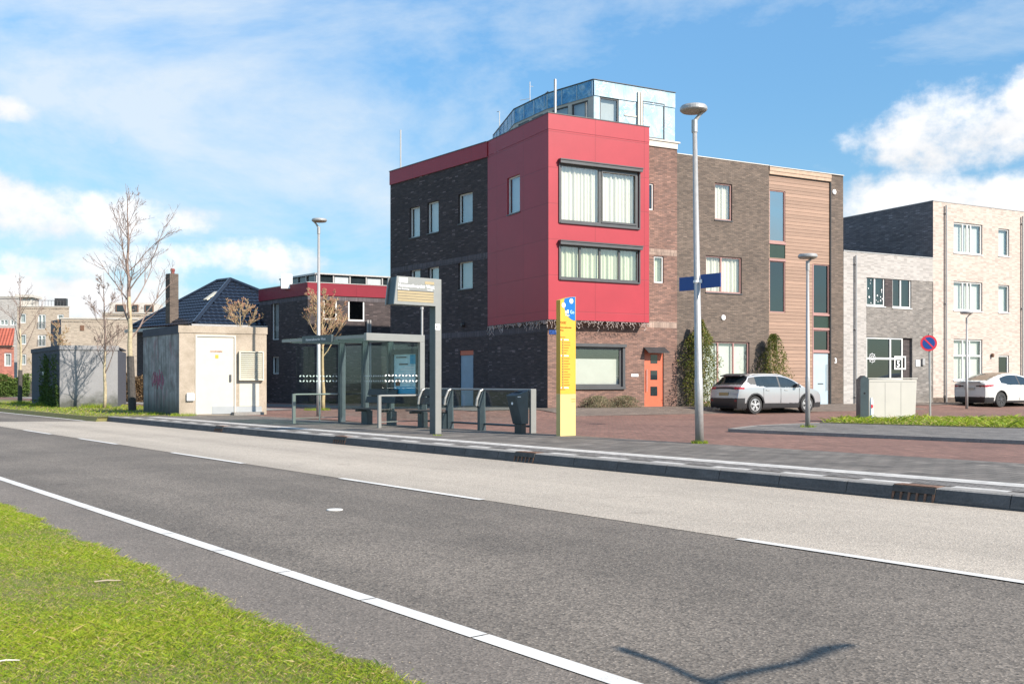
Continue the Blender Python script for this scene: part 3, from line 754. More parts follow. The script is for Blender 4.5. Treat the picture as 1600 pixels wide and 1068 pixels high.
# left grass verge beyond the kiosk
sheet('verge', [st(10.7, 36.25), st(15.9, 36.25), st(17.5, 52), st(15.5, 90)], M['grassbase'], .0, 1, 1, zf=.16)
sheet('verge', [st(10.7, 36.25), st(15.5, 90), st(15, 120), st(10.7, 120)], M['grassbase'], .0, 1, 1, zf=.156)
sl_ = MB().use(M['grassbase']); sl_.raw([st(10.6, 36.31, -.02), st(10.6, 120, -.02), st(10.7, 120, .156), st(10.7, 36.31, .157)], [(0, 1, 2, 3)]); sl_.raw([st(10.6, 36.31, -.02), st(11.05, 36.31, -.02), st(11.05, 36.31, .156), st(10.7, 36.31, .157)], [(0, 1, 2, 3)]); sl_.build('verge', M['grassbase'], kind='structure')
strip('path', 18.5, 20.2, 40, 110, M['conc_kerb'], .175)

# ---------------------------------------------------------------- grass
def grass(name, n, sampler, hmin, hmax, wid, label, mat='blades', dry=.17, zoff=0):
    rnd = random.Random(len(name) + n); mb = MB().use(M[mat]); tone = []
    vs = mb.v; fs = mb.f; ms = mb.m
    for i in range(n):
        p = sampler(rnd)
        if p is None: continue
        x, y, z = p; lo_ = name == 'verge_grass'
        # patches
        pt = .55 + .2 * sin(x * 2.1 + 1.3 * sin(y * 1.7)) + .2 * sin(y * 2.9 + x * .7) + .12 * sin(x * 11 + 3 * sin(y * 9))
        th = rnd.uniform(0, 2 * pi); h = rnd.uniform(hmin, hmax) * (.5 + .8 * pt) * (1.6 if rnd.random() < .04 else 1)
        if lo_ and rnd.random() > .80 + pt * .5: continue
        w = wid * rnd.uniform(.7, 1.3)
        lx = rnd.gauss(0, .9) * h; ly = rnd.gauss(0, .9) * h
        ax, ay = cos(th) * w, sin(th) * w; k = len(vs)
        vs += [(x - ax, y - ay, z), (x + ax, y + ay, z), (x + ax * .6 + lx * .5, y + ay * .6 + ly * .5, z + h * .62), (x + lx * 1.15, y + ly * 1.15, z + h)]
        fs.append((k, k + 1, k + 2, k + 3)); ms.append(0)
        r = rnd.random(); tn = rnd.uniform(.82, 1) if r < dry * (1.6 - pt * 1.2) else min(.78, max(0, rnd.gauss(.30 + .28 * pt, .17)))
        tone += [tn] * 4
    mb.tone = tone
    mb.build(name, M[mat], kind='stuff', label=label, cat='grass')
def s_front(r):
    # near verge wedge seen bottom left
    y = 3.6 + (13.5 - 3.6) * r.random() ** 1.05
    xl = -.53 * y - .5; xr = (S_EDGE - .12 + .012 * (y - 4) + abs(r.gauss(0, .035)) + .03 * sin(y * 7) + .02 * sin(y * 17 + 1) - .629 * y) / .777
    # s = .777x+.629y
    if xr < xl: return None
    x = xl + (xr - xl) * r.random()
    if r.random() > (xr - xl) / 2.6: return None
    return x, y, .012
grass('verge_grass', 400000, s_front, .007, .025, .0014, 'short sunlit green lawn grass with dry tufts beside the road in the foreground')
def poly_sampler(poly, z):
    xs = [p[0] for p in poly]; ys = [p[1] for p in poly]
    def f_(r):
        x = r.uniform(min(xs), max(xs)); y = r.uniform(min(ys), max(ys)); ins = False
        for i in range(len(poly)):
            x1, y1 = poly[i][:2]; x2, y2 = poly[i - 1][:2]
            if (y1 > y) != (y2 > y) and x < (x2 - x1) * (y - y1) / (y2 - y1) + x1: ins = not ins
        return (x, y, z) if ins else None
    return f_
grass('island_grass', 26000, poly_sampler([(8.85, 28.25), (12.1, 25.35), (16.5, 23.35), (19, 22.3), (19, 31), (10.3, 30.9)], .25), .04, .13, .009, 'rough green grass strip around the grey cabinet and the no-parking sign')
lv = [tuple(st(10.72, 37)[:2]), tuple(st(15.8, 36.4)[:2]), tuple(st(17.3, 52)[:2]), tuple(st(16, 66)[:2]), tuple(st(10.72, 66)[:2])]
grass('roadside_grass', 30000, poly_sampler(lv, .15), .03, .10, .012, 'bright grass strip under the bare trees and dark box left of the kiosk')
def tuft(p, n, r, h, label, par='weed_tuft'):
    rnd = random.Random(int(p[0] * 100)); 
    def s(r_): 
        a = r_.uniform(0, 6.28); q = r * sqrt(r_.random()); return (p[0] + q * cos(a), p[1] + q * sin(a), p[2])
    mb = MB().use(M['blades']); tone = []
    for i in range(n):
        x, y, z = s(rnd); th = rnd.uniform(0, 6.28); hh = h * rnd.uniform(.5, 1.2); w = .006
        lx, ly = rnd.gauss(0, .5) * hh, rnd.gauss(0, .5) * hh
        mb.face([(x - w * cos(th), y - w * sin(th), z), (x + w * cos(th), y + w * sin(th), z), (x + lx, y + ly, z + hh)]); tone += [rnd.uniform(.1, .8)] * 3
    mb.tone = tone; mb.build(par, M['blades'], label=label, cat='weeds')
lb = MB().use(M['litter']); rl = random.Random(5)
for i in range(300):
    y = rl.uniform(4.4, 12); s_ = S_EDGE + rl.gauss(.0, .10) if rl.random() < .75 else rl.uniform(1.0, 2.6); x = (s_ - .629 * y) / .777
    if x < -.55 * y: continue
    a = rl.uniform(0, 6.28); l = rl.uniform(.003, .010); w = l * rl.uniform(.3, .9); z = .006 if s_ > 2.6 else rl.uniform(.012, .03)
    lb.face([(x - l * cos(a), y - l * sin(a), z), (x + w * sin(a), y - w * cos(a), z + .003), (x + l * cos(a), y + l * sin(a), z), (x - w * sin(a), y + w * cos(a), z + .004)])
lb.build('leaf_litter', M['litter'], kind='stuff', label='scattered dry leaf crumbs and grit along the edge of the near lawn', cat='litter')
def stick(u, v, l, ang_, label, w=.006, mat='litter', z=.03):
    p = px(u, v, z); d = Vector((cos(ang_), sin(ang_), 0)); b = MB().use(M[mat])
    b.tube([p - d * l / 2, p + Vector((0, 0, .005)), p + d * l / 2], [w * .8, w, w * .5], 5); b.build('dry_twig', M[mat], label=label, cat='twig')
stick(168, 907, .17, .25, 'pale dry twig lying in the middle of the near lawn')
stick(10, 1032, .12, .3, 'grey feather-like twig at the left edge of the near lawn', .005, 'cabinet')
# ---------------------------------------------------------------- corner house
AB = Vector((1.38, 38.56, 0))
FR = Fac(A0, FD)                    # red box front
FB = Fac(AB, FD)                    # brick fronts of the whole row
FS = Fac(K0, A0 - K0); LS = (A0 - K0).length
FL = Fac(K0, AB - K0); LL = (AB - K0).length
FW = Fac(NW, K0 - NW); LW = (K0 - NW).length
TR = FR.t(1014.3); TB = FB.t(1058); ZT = 11.64; ZR0 = 3.78
house = empty('corner_house', (AB.x, AB.y, .3), 'three-storey corner house of dark brick with a projecting crimson red box at its corner', 'house')
# west brick wall
wW = [FW.rect(640, 323.5, 656, 370.6), FW.rect(667.6, 315, 685.3, 363.5), FW.rect(716, 301.5, 738.4, 348),
      FW.rect(640.8, 421, 656.6, 466), FW.rect(668.8, 417, 685.7, 463), FW.rect(716, 408, 738.4, 451.2)]
wG = FW.rect(669, 549, 675.2, 597); dG = FW.rect(718.6, 547, 739.6, 633); dG = (dG[0], dG[1], .30, dG[3])
zb = FW.z(610.6, 419.4)
m = MB().use(M['brick_dark']); wall(m, FW, 0, LW, .1, 11.02, wW + [wG, dG]); m.build('wall', M['brick_dark'], house)
m = MB().use(M['brick_dark']); wall(m, FL, 0, LL, .1, ZR0 - .004); m.build('wall', M['brick_dark'], house)
for F_, L_, z_ in ((FW, LW, zb), (FW, LW, 3.60), (FL, LL, 3.60)): m = MB().use(M['brick_band']); fbox(m, F_, .02, L_ - .02, z_ - .26, z_, -.01, .004); m.build('brick_band', M['brick_band'], house)
for r in wW: window(FW, r, house, 'whiteframe', back='blindgrey' if r[0] > 5 else 'blind', recess=.10, sill='darkframe')
window(FW, wG, house, 'whiteframe', back='blindgrey')
m = MB().use(M['crimson']); wall(m, FW, 0, LW + .02, 11.02, ZT, out=.05); fbox(m, FW, 0, LW, 11.0, 11.02, .0, .05); m.obox(FW.p(LW + .02, 11.02, .05), -FW.n * .4, -FW.d * .01, (0, 0, ZT - 11.02)); m.build('fascia', M['crimson'], house)
d = MB().use(M['bluegreydoor']); fbox(d, FW, dG[0] + .01, dG[1] - .01, dG[2], dG[3] - .22, -.10, -.05); dd = d.build('door', M['bluegreydoor'], house, label='blue-grey side door in the dark brick wall')
d = MB().use(M['bluegreydoor']); fbox(d, FW, dG[0] + .08, dG[1] - .08, dG[2] + .12, dG[3] - .34, -.05, -.035); d.build('panel', M['bluegreydoor'], dd)
d = MB().use(M['orange']); fbox(d, FW, dG[0] + .01, dG[1] - .01, dG[3] - .21, dG[3] - .01, -.08, -.02); d.build('lintel_board', M['orange'], house)
# red box
r_side = FS.rect(792.6, 275, 812.3, 333)
m = MB().use(M['red']); wall(m, FS, 0, LS, ZR0, ZT - .60, [r_side]); wall(m, FS, -.06, LS, ZT - .60, ZT, out=.012)
rw1 = FR.rect(874, 256, 998, 357); rw1 = (FR.t(874.5), FR.t(998), FR.z(872, 345.8), FR.z(872, 254)); rw2 = (FR.t(874.5), FR.t(998), FR.z(873, 434.5), FR.z(873, 381))
wall(m, FR, 0, TR, ZR0, ZT - .60, [rw1, rw2]); wall(m, FR, -.012, TR, ZT - .60, ZT, out=.012)
FE = Fac(FR.p(TR), SD); wall(m, FE, 0, .58, ZR0, ZT)
m.build('red_box', M['red'], house, label='glossy crimson board cladding')
m = MB().use(M['blackmetal']); pts = [FR.p(.0, 0, -.01), FR.p(TR - .01, 0, -.01), FR.p(TR - .01, 0, -.57), AB + FD * .3 + SD * .1, K0 + FD * .3 + SD * .1, K0 + FS.n * -.01]
m.prism([(p.x, p.y) for p in pts], ZR0 - .02, ZR0 + .01); m.build('soffit', M['blackmetal'], house)
m = MB().use(M['darkframe'])
def coping(F, t0, t1, z, w=.3, out=.03, mat='darkframe'): fbox(m, F, t0, t1, z, z + .035, out - w, out)
coping(FW, -.02, LW, ZT + .001, out=.075); coping(FS, 0, LS, ZT + .003); coping(FR, -.03, TR + .03, ZT + .005); m.build('coping', M['darkframe'], house)
window(FS, r_side, house, 'whiteframe', back='blindgrey', recess=.08, sill='darkframe')
def bigwin(r, mull):
    w = window(FR, r, house, 'darkframe', mull=mull, recess=.02, fw=.09 if len(mull) == 1 else .07, back='curtain' if len(mull) == 1 else 'curtaingreen', label='wide dark-framed window with ' + ('white curtains, upper of two in the red box' if len(mull) == 1 else 'greenish curtains, lower of two in the red box'))
    a, b, c, d_ = r
    s = MB().use(M['darkframe']); fbox(s, FR, a - .05, b + .09, d_ - .02, d_ + .10, -.02, .17); fbox(s, FR, a - .07, b + .11, d_ + .10, d_ + .14, -.01, .20)
    s.build('sun_screen_box', M['darkframe'], w)
    s = MB().use(M['darkframe']); fbox(s, FR, a - .05, a - .002, c - .05, d_ - .02, -.02, .05); fbox(s, FR, b + .002, b + .05, c - .05, d_ - .02, -.02, .05); fbox(s, FR, a, b, c - .06, c - .002, -.02, .07); s.build('surround', M['darkframe'], w)
    if len(mull) == 1:
        s = MB().use(M['darkframe']); tmid = (a + b) / 2
        fbox(s, FR, tmid + .09, b - .09, c + .09, c + .17, -.02, .012); fbox(s, FR, tmid + .09, b - .09, d_ - .17, d_ - .09, -.02, .012); fbox(s, FR, tmid + .065, tmid + .12, c + .09, d_ - .09, -.02, .014); fbox(s, FR, b - .17, b - .09, c + .09, d_ - .09, -.02, .014)
        s.build('sash', M['darkframe'], w)
bigwin(rw1, [.5]); bigwin(rw2, [.25, .5, .75])
# ground floor + strip right of the box
gw = FB.rect(893, 541, 972, 604); gw = (FB.t(893), FB.t(972), FB.z(900, 604), FB.z(900, 541))
dr = FB.rect(1007, 545, 1037, 633); dr = (dr[0], dr[1], .34, dr[3])
s1 = FB.rect(1009, 286, 1021.4, 328); s2 = FB.rect(1021.8, 400, 1037, 442)
ZB = 11.05
m = MB().use(M['brick_red']); wall(m, FB, 0, TB, .2, ZR0 - .03, [gw, dr]); 
tr_ = TR + .0
wall(m, FB, tr_ - .6, TB, ZR0 - .03, ZB, [s1, s2]); m.build('wall', M['brick_red'], house, label='sunlit red-brown brick front wall')
for v_ in (394, 507): m = MB().use(M['brick_redband']); zz = FB.z(1035, v_); fbox(m, FB, TR, TB - .01, zz - .13, zz + .12, -.01, .004); m.build('brick_band', M['brick_redband'], house)
window(FB, s1, house, 'whiteframe', 'glassdark', back='interior', recess=.05); window(FB, s2, house, 'whiteframe', back='curtaingreen', recess=.05)
w = window(FB, gw, house, 'darkframe', 'glass', mull=(), recess=.03, fw=.10, back=None, label='ground floor window with frosted film below and dark glass above')
f_ = MB().use(M['frost']); a, b, c, d_ = gw; fbox(f_, FB, a + .08, b - .08, c + .08, c + (d_ - c) * .70, -.18, -.172); f_.build('frosted_film', M['frost'], w)
f_ = MB().use(M['darkframe']); fbox(f_, FB, a - .12, b + .14, d_ - .0, d_ + .12, -.0, .13); fbox(f_, FB, a - .1, b + .12, c - .1, c - .002, -.0, .09); fbox(f_, FB, b + .002, b + .12, c - .0, d_, -.0, .06); f_.build('surround', M['darkframe'], w)
d = MB().use(M['orange']); a, b, c, z1 = dr
fbox(d, FB, a + .01, b - .01, c, z1 - .02, -.10, -.05); dd = d.build('door', M['orange'], house, label='orange front door with three square panes')
for v0, v1 in ((554, 567.5), (578.5, 593), (603.5, 618)):
    g_ = MB().use(M['glassdark']); za, zc = FB.z(1022, v1), FB.z(1022, v0); tt0, tt1 = FB.t(1017.4), FB.t(1028); fbox(g_, FB, tt0, tt1, za, zc, -.052, -.040)
    g_.mats = [M['carglass']]; g_.build('pane', M['carglass'], dd)
d = MB().use(M['galv']); d.tube([FB.p(a + .12, 1.0, -.0), FB.p(a + .12, 1.9, -.0)], .015, 8); d.build('handle', M['galv'], dd)
d = MB().use(M['blackmetal']); d.obox(FB.p(a - .05, z1 + .05, 0), FD * (b - a + .1), FN * .35 + Vector((0, 0, -.22)), Vector((0, 0, .03))); d.build('door_canopy', M['blackmetal'], house)
d = MB().use(M['galv']); fbox(d, FB, a - .02, b + .02, c - .04, c - .002, -.1, .05); d.build('threshold', M['galv'], house)
d = MB().use(M['white']); r = FB.rect(986, 584, 997, 588); fbox(d, FB, r[0], r[1], r[2], r[3], 0, .02); d.build('letter_plate', M['white'], house)
d = MB().use(M['signblue']); r = FL.rect(863, 515.5, 869.5, 522); fbox(d, FB, .06, .5, FB.z(866, 522), FB.z(866, 515), 0, .02); sg = d.build('street_name_plate', M['signblue'], house)
d = MB().use(M['blackmetal']); d.lathe(FW.p(FW.t(725), FW.z(725, 507)), [(.10, 0), (.11, .06), (.07, .16)], 12, FW.n); d.build('wall_lamp', M['white'], house)
# hidden sides and roof
N2 = Vector((2.0, 52.9, 0)); B2 = FB.p(TB) + SD * 11
m = MB().use(M['brick_dark'])
for P, Q in ((N2, NW), (B2, N2)):
    F_ = Fac(P, Q - P); wall(m, F_, 0, (Q - P).length, .1, ZT - .01)
m.build('rear_wall', M['brick_dark'], house)
m = MB().use(M['roofing']); poly = [FB.p(.02, 0, -.05), FB.p(TB - .02, 0, -.05), B2, N2, NW + Vector((.1, 0, 0)), K0 + Vector((.1, 0, 0))]; m.prism([(p.x, p.y) for p in poly], 10.85, 10.98)
poly = [FR.p(.06, 0, -.05), FR.p(TR - .05, 0, -.05), FR.p(TR - .05, 0, -.6), K0 + FD * .5, K0 + Vector((.1, 0, 0))]; m.prism([(p.x, p.y) for p in poly], 11.3, 11.4); m.build('roof', M['roofing'], house)
# inner floors so the rooms are closed
m = MB().use(M['roomwall'])
for z in (3.9, 7.3): m.prism([(p.x, p.y) for p in [FB.p(.3, 0, -.4), FB.p(TB - .1, 0, -.4), B2 - SD * .3, N2 + Vector((.2, -.4, 0)), NW + Vector((.5, .0, 0)), K0 + Vector((.4, 0.1, 0))]], z, z + .2)
m.build('floor', M['roomwall'], house)
# white band of the roof extension above brick
# string lights
lt = empty('string_lights', (AB.x, AB.y, ZR0), 'tangled icicle string lights hanging under the bottom edge of the red box', 'string lights')
m = MB().use(M['led']); rr = random.Random(4)
def icicles(F, L, out, n):
    x = .05
    while x < L:
        z = ZR0 - .02; ln = rr.uniform(.06, .42) * (1.2 if rr.random() < .3 else .8); k = max(3, int(ln / .06)); pts = [F.p(x, z, out)]
        for i in range(k): pts.append(F.p(x + rr.gauss(0, .035), z - ln * (i + 1) / k, out + rr.gauss(0, .02)))
        m.tube(pts, .008, 3); 
        if rr.random() < .7: m.tube([F.p(x, z - .02, out), F.p(x + .1, z - rr.uniform(.03, .18), out + .02), F.p(x + .22, z - .02, out)], .008, 3)
        x += rr.uniform(.06, .17)
icicles(FR, TR - .1, .02, 40); icicles(FS, LS, .02, 40)
m.build('light_string', M['led'], lt)
def mast(u, v0, v1, Y, label, r=.03, name='mast', grp='masts and aerials on the corner house roof', arms=()):
    b = MB().use(M['galv']); p = atY(u, Y); b.tube([p + Vector((0, 0, zat(v1, Y))), p + Vector((0, 0, zat(v0, Y)))], r, 8)
    for (dx, z, l) in arms: q = p + Vector((0, 0, zat(v0, Y) - z)); b.tube([q, q + Vector((dx, .1, l))], r * .7, 6)
    b.build(name, M['galv'], label=label, cat='mast', group=grp)
mast(626, 203, 290, 48.8, 'thin grey mast at the far left end of the flat roof', .035)
mast(867.5, 124, 195, 40.2, 'thick grey mast standing behind the corner of the red parapet', .055)
mast(828, 128, 190, 44.5, 'thin aerial with short side arms left of the thick mast', .018, arms=[(-.45, .75, -.05), (.15, .2, .02)])
mast(780.5, 174, 215, 47, 'small short aerial at the left end of the film-wrapped extension', .02, arms=[(-.12, 0, .0)])
b = MB().use(M['blackmetal']); p = atY(838, 43.8, zat(160, 43.8)); b.obox(p, (.55, 0, .45), (.1, .5, .0), (-.04, 0, .05)); b.tube([p + Vector((.25, .2, .2)), p + Vector((.25, .2, -1.2))], .025, 6)
b.build('solar_panel', M['blackmetal'], label='small tilted black solar panel above the blue film left of the mast', cat='solar panel')

# film-wrapped rooftop extension
ext = empty('rooftop_extension', (3.27, 39.9, 10.98), 'rooftop extension under construction wrapped in blue and white builders film', 'rooftop extension')
ZE = 13.43
P0 = Vector((3.27, 39.8, 0)); k = (1054 - 800) / FPX
F1 = Fac(P0, FD); L1 = F1.t(1054.5)
P1 = Vector((1.47, 41.75, 0)); P2 = Vector((.11, 44.15, 0)); P3 = Vector((-.91, 48.9, 0))
m = MB().use(M['foilpale'])
we = [(F1.t(937), F1.t(967), 11.2, F1.z(952, 153)), (F1.t(1003), F1.t(1038), F1.z(1020, 217), F1.z(1020, 160))]
wall(m, F1, 0, L1, 11.05, ZE - .62, we, depth=.08); wall(m, F1, 0, L1, ZE - .60, ZE, out=.03)
FX = Fac(F1.p(L1), SD); wall(m, FX, 0, 8, 11.05, ZE, out=.0); m.build('film_wall', M['foilpale'], ext, label='pale shiny film')
m = MB().use(M['foil']); mw = MB().use(M['whiteband']); mg = []
segs = [(P1, P0), (P2, P1), (P3, P2)]
for P, Q in segs:
    F_ = Fac(P, Q - P); L = (Q - P).length
    wall(m, F_, 0, L, ZE - .62, ZE, out=.03)
    hs = [(L * .12, L * .46, 11.5, ZE - .72), (L * .54, L * .88, 11.5, ZE - .72)]
    wall(mw, F_, 0, L, 11.0, ZE - .60, hs, depth=.08); mg.append((F_, hs))
m.build('blue_film', M['foil'], ext, label='blue translucent film strip'); mw.build('wall', M['whiteband'], ext)
window(F1, we[0], ext, 'darkframe', 'glass', back='blindgrey', recess=.02)
window(F1, we[1], ext, 'darkframe', 'glass', back='foilpale', recess=-.03, fw=.05, backoff=-.03)
for F_, hs in mg:
    for h in hs: window(F_, h, ext, 'darkframe', 'glass', back='blindgrey', recess=.02, fw=.035)
m = MB().use(M['foilpale']); e = [P0, F1.p(L1), F1.p(L1) + SD * 8, P3 + FD * .5, P3, P2, P1]
m.prism([(p.x, p.y) for p in e], ZE - .002, ZE + .03); m.build('roof', M['foilpale'], ext)
m = MB().use(M['whiteband']); tw = FR.t(1014); fbox(m, FB, TR + .02, TB - .004, ZB, ZB + .24, -.6, .05); fbox(m, FB, TR + .02, TB + .1, ZB + .24, ZB + .30, -.6, .09); m.build('base_board', M['whiteband'], ext)
m = MB().use(M['whiteband']); 
for u_ in (996.5, 1000.5): fbox(m, F1, F1.t(u_) - .045, F1.t(u_) + .045, 11.05, F1.z(1000, 145), .04, .10)
for z in (11.6, 12.2): fbox(m, F1, F1.t(975), F1.t(996), z, z + .06, .001, .03)
m.build('batten', M['whiteband'], ext)
m = MB().use(M['darkframe']); fbox(m, F1, -.02, L1 + .02, ZE + .03, ZE + .055, -.1, .05)
for P, Q in segs: fbox(m, Fac(P, Q - P), 0, (Q - P).length, ZE + .031, ZE + .056, -.1, .05)
m.build('top_rail', M['darkframe'], ext)
m = MB().use(M['foilpale'])
for P, Q in segs:
    F_ = Fac(P, Q - P); L = (Q - P).length; k = 0
    while k < L: fbox(m, F_, k + .02, k + .07, ZE - .60, ZE - .01, .031, .045); k += .85
m.build('film_batten', M['foilpale'], ext)

# ---------------------------------------------------------------- brown brick house with larch panel
bh = empty('terraced_house', (FB.p(9).x, FB.p(9).y, .37), 'brown brick terraced house with a tall larch-boarded panel and pale blue door', 'house')
ZH = 10.82; TP0 = FB.t(1201.5); TP1 = FB.t(1297.5); TE = FB.t(1317.5)
w1 = FB.rect(1117, 286.5, 1144, 344); w2 = FB.rect(1103, 400.5, 1159, 457.5); w3 = FB.rect(1095, 533.5, 1171, 632); w3 = (w3[0], w3[1], .50, w3[3])
m = MB().use(M['brick_brown']); wall(m, FB, TB, TP0, .2, ZH + .05, [w1, w2, w3], depth=.14); wall(m, FB, TP1 + .05, TE, .2, ZH + .02)
fe = Fac(FB.p(TE), SD); wall(m, fe, 0, 10, .2, ZH + .02); fr_ = Fac(FB.p(TE) + SD * 10, -FD); wall(m, fr_, 0, TE - TB, .2, ZH)
fl_ = Fac(B2, -SD); wall(m, fl_, 0, 9.5, ZB - .2, ZH + .04)
m.build('wall', M['brick_brown'], bh)
FPn = Fac(FB.p(0, 0, -.06), FD)
cl = [FPn.rect(1202.5, 297.5, 1227, 377.4), FPn.rect(1202.5, 407.5, 1227, 488), FPn.rect(1271, 412.8, 1295.5, 490), FPn.rect(1271, 515.5, 1295.5, 548)]
gp = [FPn.rect(1202.5, 380.5, 1227, 403), FPn.rect(1271, 493, 1295.5, 512)]
bd = FPn.rect(1271, 550.5, 1295.5, 629); bd = (bd[0], bd[1], .38, bd[3])
m = MB().use(M['wood']); wall(m, FPn, TP0, TP1 + .05, .3, ZH - .32, cl + [bd] + gp, depth=.06); m.build('larch_cladding', M['wood'], bh, label='reddish horizontal larch boards')
m = MB().use(M['woodtrim']); fbox(m, FB, TP0 + .01, TP1 + .03, ZH - .30, ZH - .16, -.10, .03); fbox(m, FB, TP0 + .01, TP1 + .03, ZH - .155, ZH + .0, -.10, .05); m.build('top_board', M['woodtrim'], bh)
m = MB().use(M['whiteband']); fbox(m, FB, TB, TP0, ZH + .05, ZH + .085, -.25, .02); fbox(m, FB, TP0, TE, ZH + .025, ZH + .06, -.25, .06); m.build('coping', M['galv'], bh)
m = MB().use(M['blackmetal']); fbox(m, FB, TP1 + .005, TP1 + .05, .3, ZH - .32, -.14, .004); m.build('recess_strip', M['blackmetal'], bh)
window(FB, w1, bh, 'pinkframe', back='curtain', recess=.06, sill='darkframe')
window(FB, w2, bh, 'pinkframe', back='curtain', mull=[.44], recess=.06, sill='darkframe')
window(FB, w3, bh, 'pinkframe', back='blind', mull=[.36, .68], recess=.06, label='wide ground floor window with closed white blinds')
for i, r in enumerate(cl): window(FPn, r, bh, 'pinkframe', 'glassdark' if i > 0 else 'glassmirror', back='interior' if i not in (1,) else 'room', recess=.03, fw=.04)
for r in gp:
    m = MB().use(M['green']); fbox(m, FPn, r[0], r[1], r[2], r[3], -.08, -.03); m.build('green_panel', M['green'], bh)
m = MB().use(M['pinkframe'])
for us, vs_ in (((1201.5, 1228), (378.6, 405)), ((1270, 1296.5), (491, 513.3, 549))):
    for v_ in vs_: fbox(m, FPn, FPn.t(us[0]) , FPn.t(us[1]), FPn.z(us[0], v_) - .05, FPn.z(us[0], v_) + .04, -.05, .015)
fbox(m, FPn, FPn.t(1269.3), FPn.t(1270.6), .35, FPn.z(1271, 412), -.05, .012); m.build('frame_bar', M['pinkframe'], bh)
d = MB().use(M['bluedoor']); fbox(d, FPn, bd[0], bd[1], bd[2], bd[3], -.10, -.05); dd = d.build('door', M['bluedoor'], bh, label='tall plain pale blue front door')
d = MB().use(M['galv']); d.tube([FPn.p(bd[1] - .12, 1.0, .0), FPn.p(bd[1] - .12, 2.2, .0)], .015, 8); d.build('handle', M['galv'], dd)
d = MB().use(M['darkframe']); tmid = (bd[0] + bd[1]) / 2; fbox(d, FPn, tmid - .17, tmid + .17, 1.28, 1.33, -.051, -.042); d.build('letter_slot', M['darkframe'], dd)
for u_, v_, nm_ in ((1129.8, 496, 'wall_vent'), (1303, 300, 'round_vent')):
    b = MB().use(M['white']); b.lathe(FB.p(FB.t(u_), FB.z(u_, v_)), [(.11, 0), (.11, .04), (.05, .06)], 14, FN); b.build('vent', M['galv'] if nm_ == 'wall_vent' else M['white'], bh)
write('3', .34, M['printwhite'], bh, FB.p(FB.t(1303.5), FB.z(1305.8, 567), .006), FD, (0, 0, 1), 'house_number', .004)
m = MB().use(M['roofing']); e = [FB.p(TB + .05, 0, -.05), FB.p(TE - .05, 0, -.05), FB.p(TE - .05) + SD * 9.9, FB.p(TB + .05) + SD * 9.9]; m.prism([(p.x, p.y) for p in e], ZH - .35, ZH - .22); m.build('roof', M['roofing'], bh)
m = MB().use(M['roomwall'])
for z in (3.7, 6.9): m.prism([(p.x, p.y) for p in [FB.p(TB + .2, 0, -.35), FB.p(TE - .2, 0, -.35), FB.p(TE - .2) + SD * 6, FB.p(TB + .2) + SD * 6]], z, z + .2)
m.build('floor', M['roomwall'], bh)

# ---------------------------------------------------------------- low house with grey brick front
T5 = TE + .02; T6 = FB.t(1458); lh = empty('low_house', (FB.p(T5).x, FB.p(T5).y, .37), 'low two-storey house with pale brick surround and grey brick front, between taller neighbours', 'house')
Z5 = FB.z(1320, 392.5)
tg = FB.t(1353.5); zg = FB.z(1353.5, 433)
wa = FB.rect(1354.5, 431.5, 1383.5, 478); wb = FB.rect(1395, 434.5, 1424.5, 481); wd = FB.rect(1354.5, 527, 1426, 632); wd = (wd[0], wd[1], .37, wd[3])
m = MB().use(M['brick_white']); wall(m, FB, T5, tg, .2, Z5); wall(m, FB, tg, T6, zg, Z5); 
m.build('wall', M['brick_white'], lh)
FG = Fac(FB.p(0, 0, -.02), FD)
m = MB().use(M['brick_grey']); wall(m, FG, tg, T6, .2, zg, [wa, wb, wd], depth=.16)
m.build('wall', M['brick_grey'], lh, label='grey brick front panel')
m = MB().use(M['brick_dark']); fbox(m, FG, wa[1], wb[0], wa[2], wa[3], -.02, .004); m.build('brick_infill', M['brick_bluegrey'], lh)
window(FG, wa, lh, 'whiteframe', 'glassdark', mull=[.47], recess=.05, fw=.07, back='posterpale', sill='whiteframe')
window(FG, wb, lh, 'whiteframe', 'glassdark', mull=[.46], recess=.05, fw=.07, back='blindgrey', sill='whiteframe')
for r in (wa,):
    m = MB().use(M['printwhite']); rr = random.Random(8)
    for i in range(16):
        t_ = rr.uniform(r[0] + .12, r[1] - .12); z_ = rr.uniform(r[2] + .12, r[3] - .15); q = rr.uniform(.02, .05)
        if abs(t_ - (r[0] + (r[1] - r[0]) * .47)) < .09: continue
        m.face([FG.p(t_ - q, z_, -.055), FG.p(t_, z_ - q, -.055), FG.p(t_ + q, z_, -.055), FG.p(t_, z_ + q * 1.4, -.055)])
    m.build('window_stickers', M['printwhite'], lh)
a, b, c, z1 = wd; F_ = FG
ent = window(F_, (a, a + (b - a) * .80, c, z1), lh, 'whiteframe', 'glassdark', mull=[.66], trans=[.36, .44 + .24], recess=.04, fw=.075, back='roomwall', label='glazed white-framed entrance with pane grid', name='entrance_frame', backoff=1.5)
m = MB().use(M['brick_dark']); fbox(m, F_, a + (b - a) * .80 + .004, b - .004, c, z1 - .004, -.6, -.12); m.build('side_recess', M['darkframe'], lh)
m = MB().use(M['whiteframe']); t1_ = F_.t(1398); t2_ = F_.t(1416); za = F_.z(1407, 577); zc = F_.z(1407, 556)
for q in ((t1_, t2_, za, za + .07), (t1_, t2_, zc - .07, zc), (t1_, t1_ + .07, za + .07, zc - .07), (t2_ - .07, t2_, za + .07, zc - .07)): fbox(m, F_, *q, -.05, -.02)
m.build('door_frame', M['whiteframe'], lh)
write('5', .42, M['printwhite'], lh, F_.p(F_.t(1402), F_.z(1407, 573), -.03), FD, (0, 0, 1), 'house_number', .012)
m = MB().use(M['printwhite'])
cw = F_.p(F_.t(1364), F_.z(1364, 559), -.045)
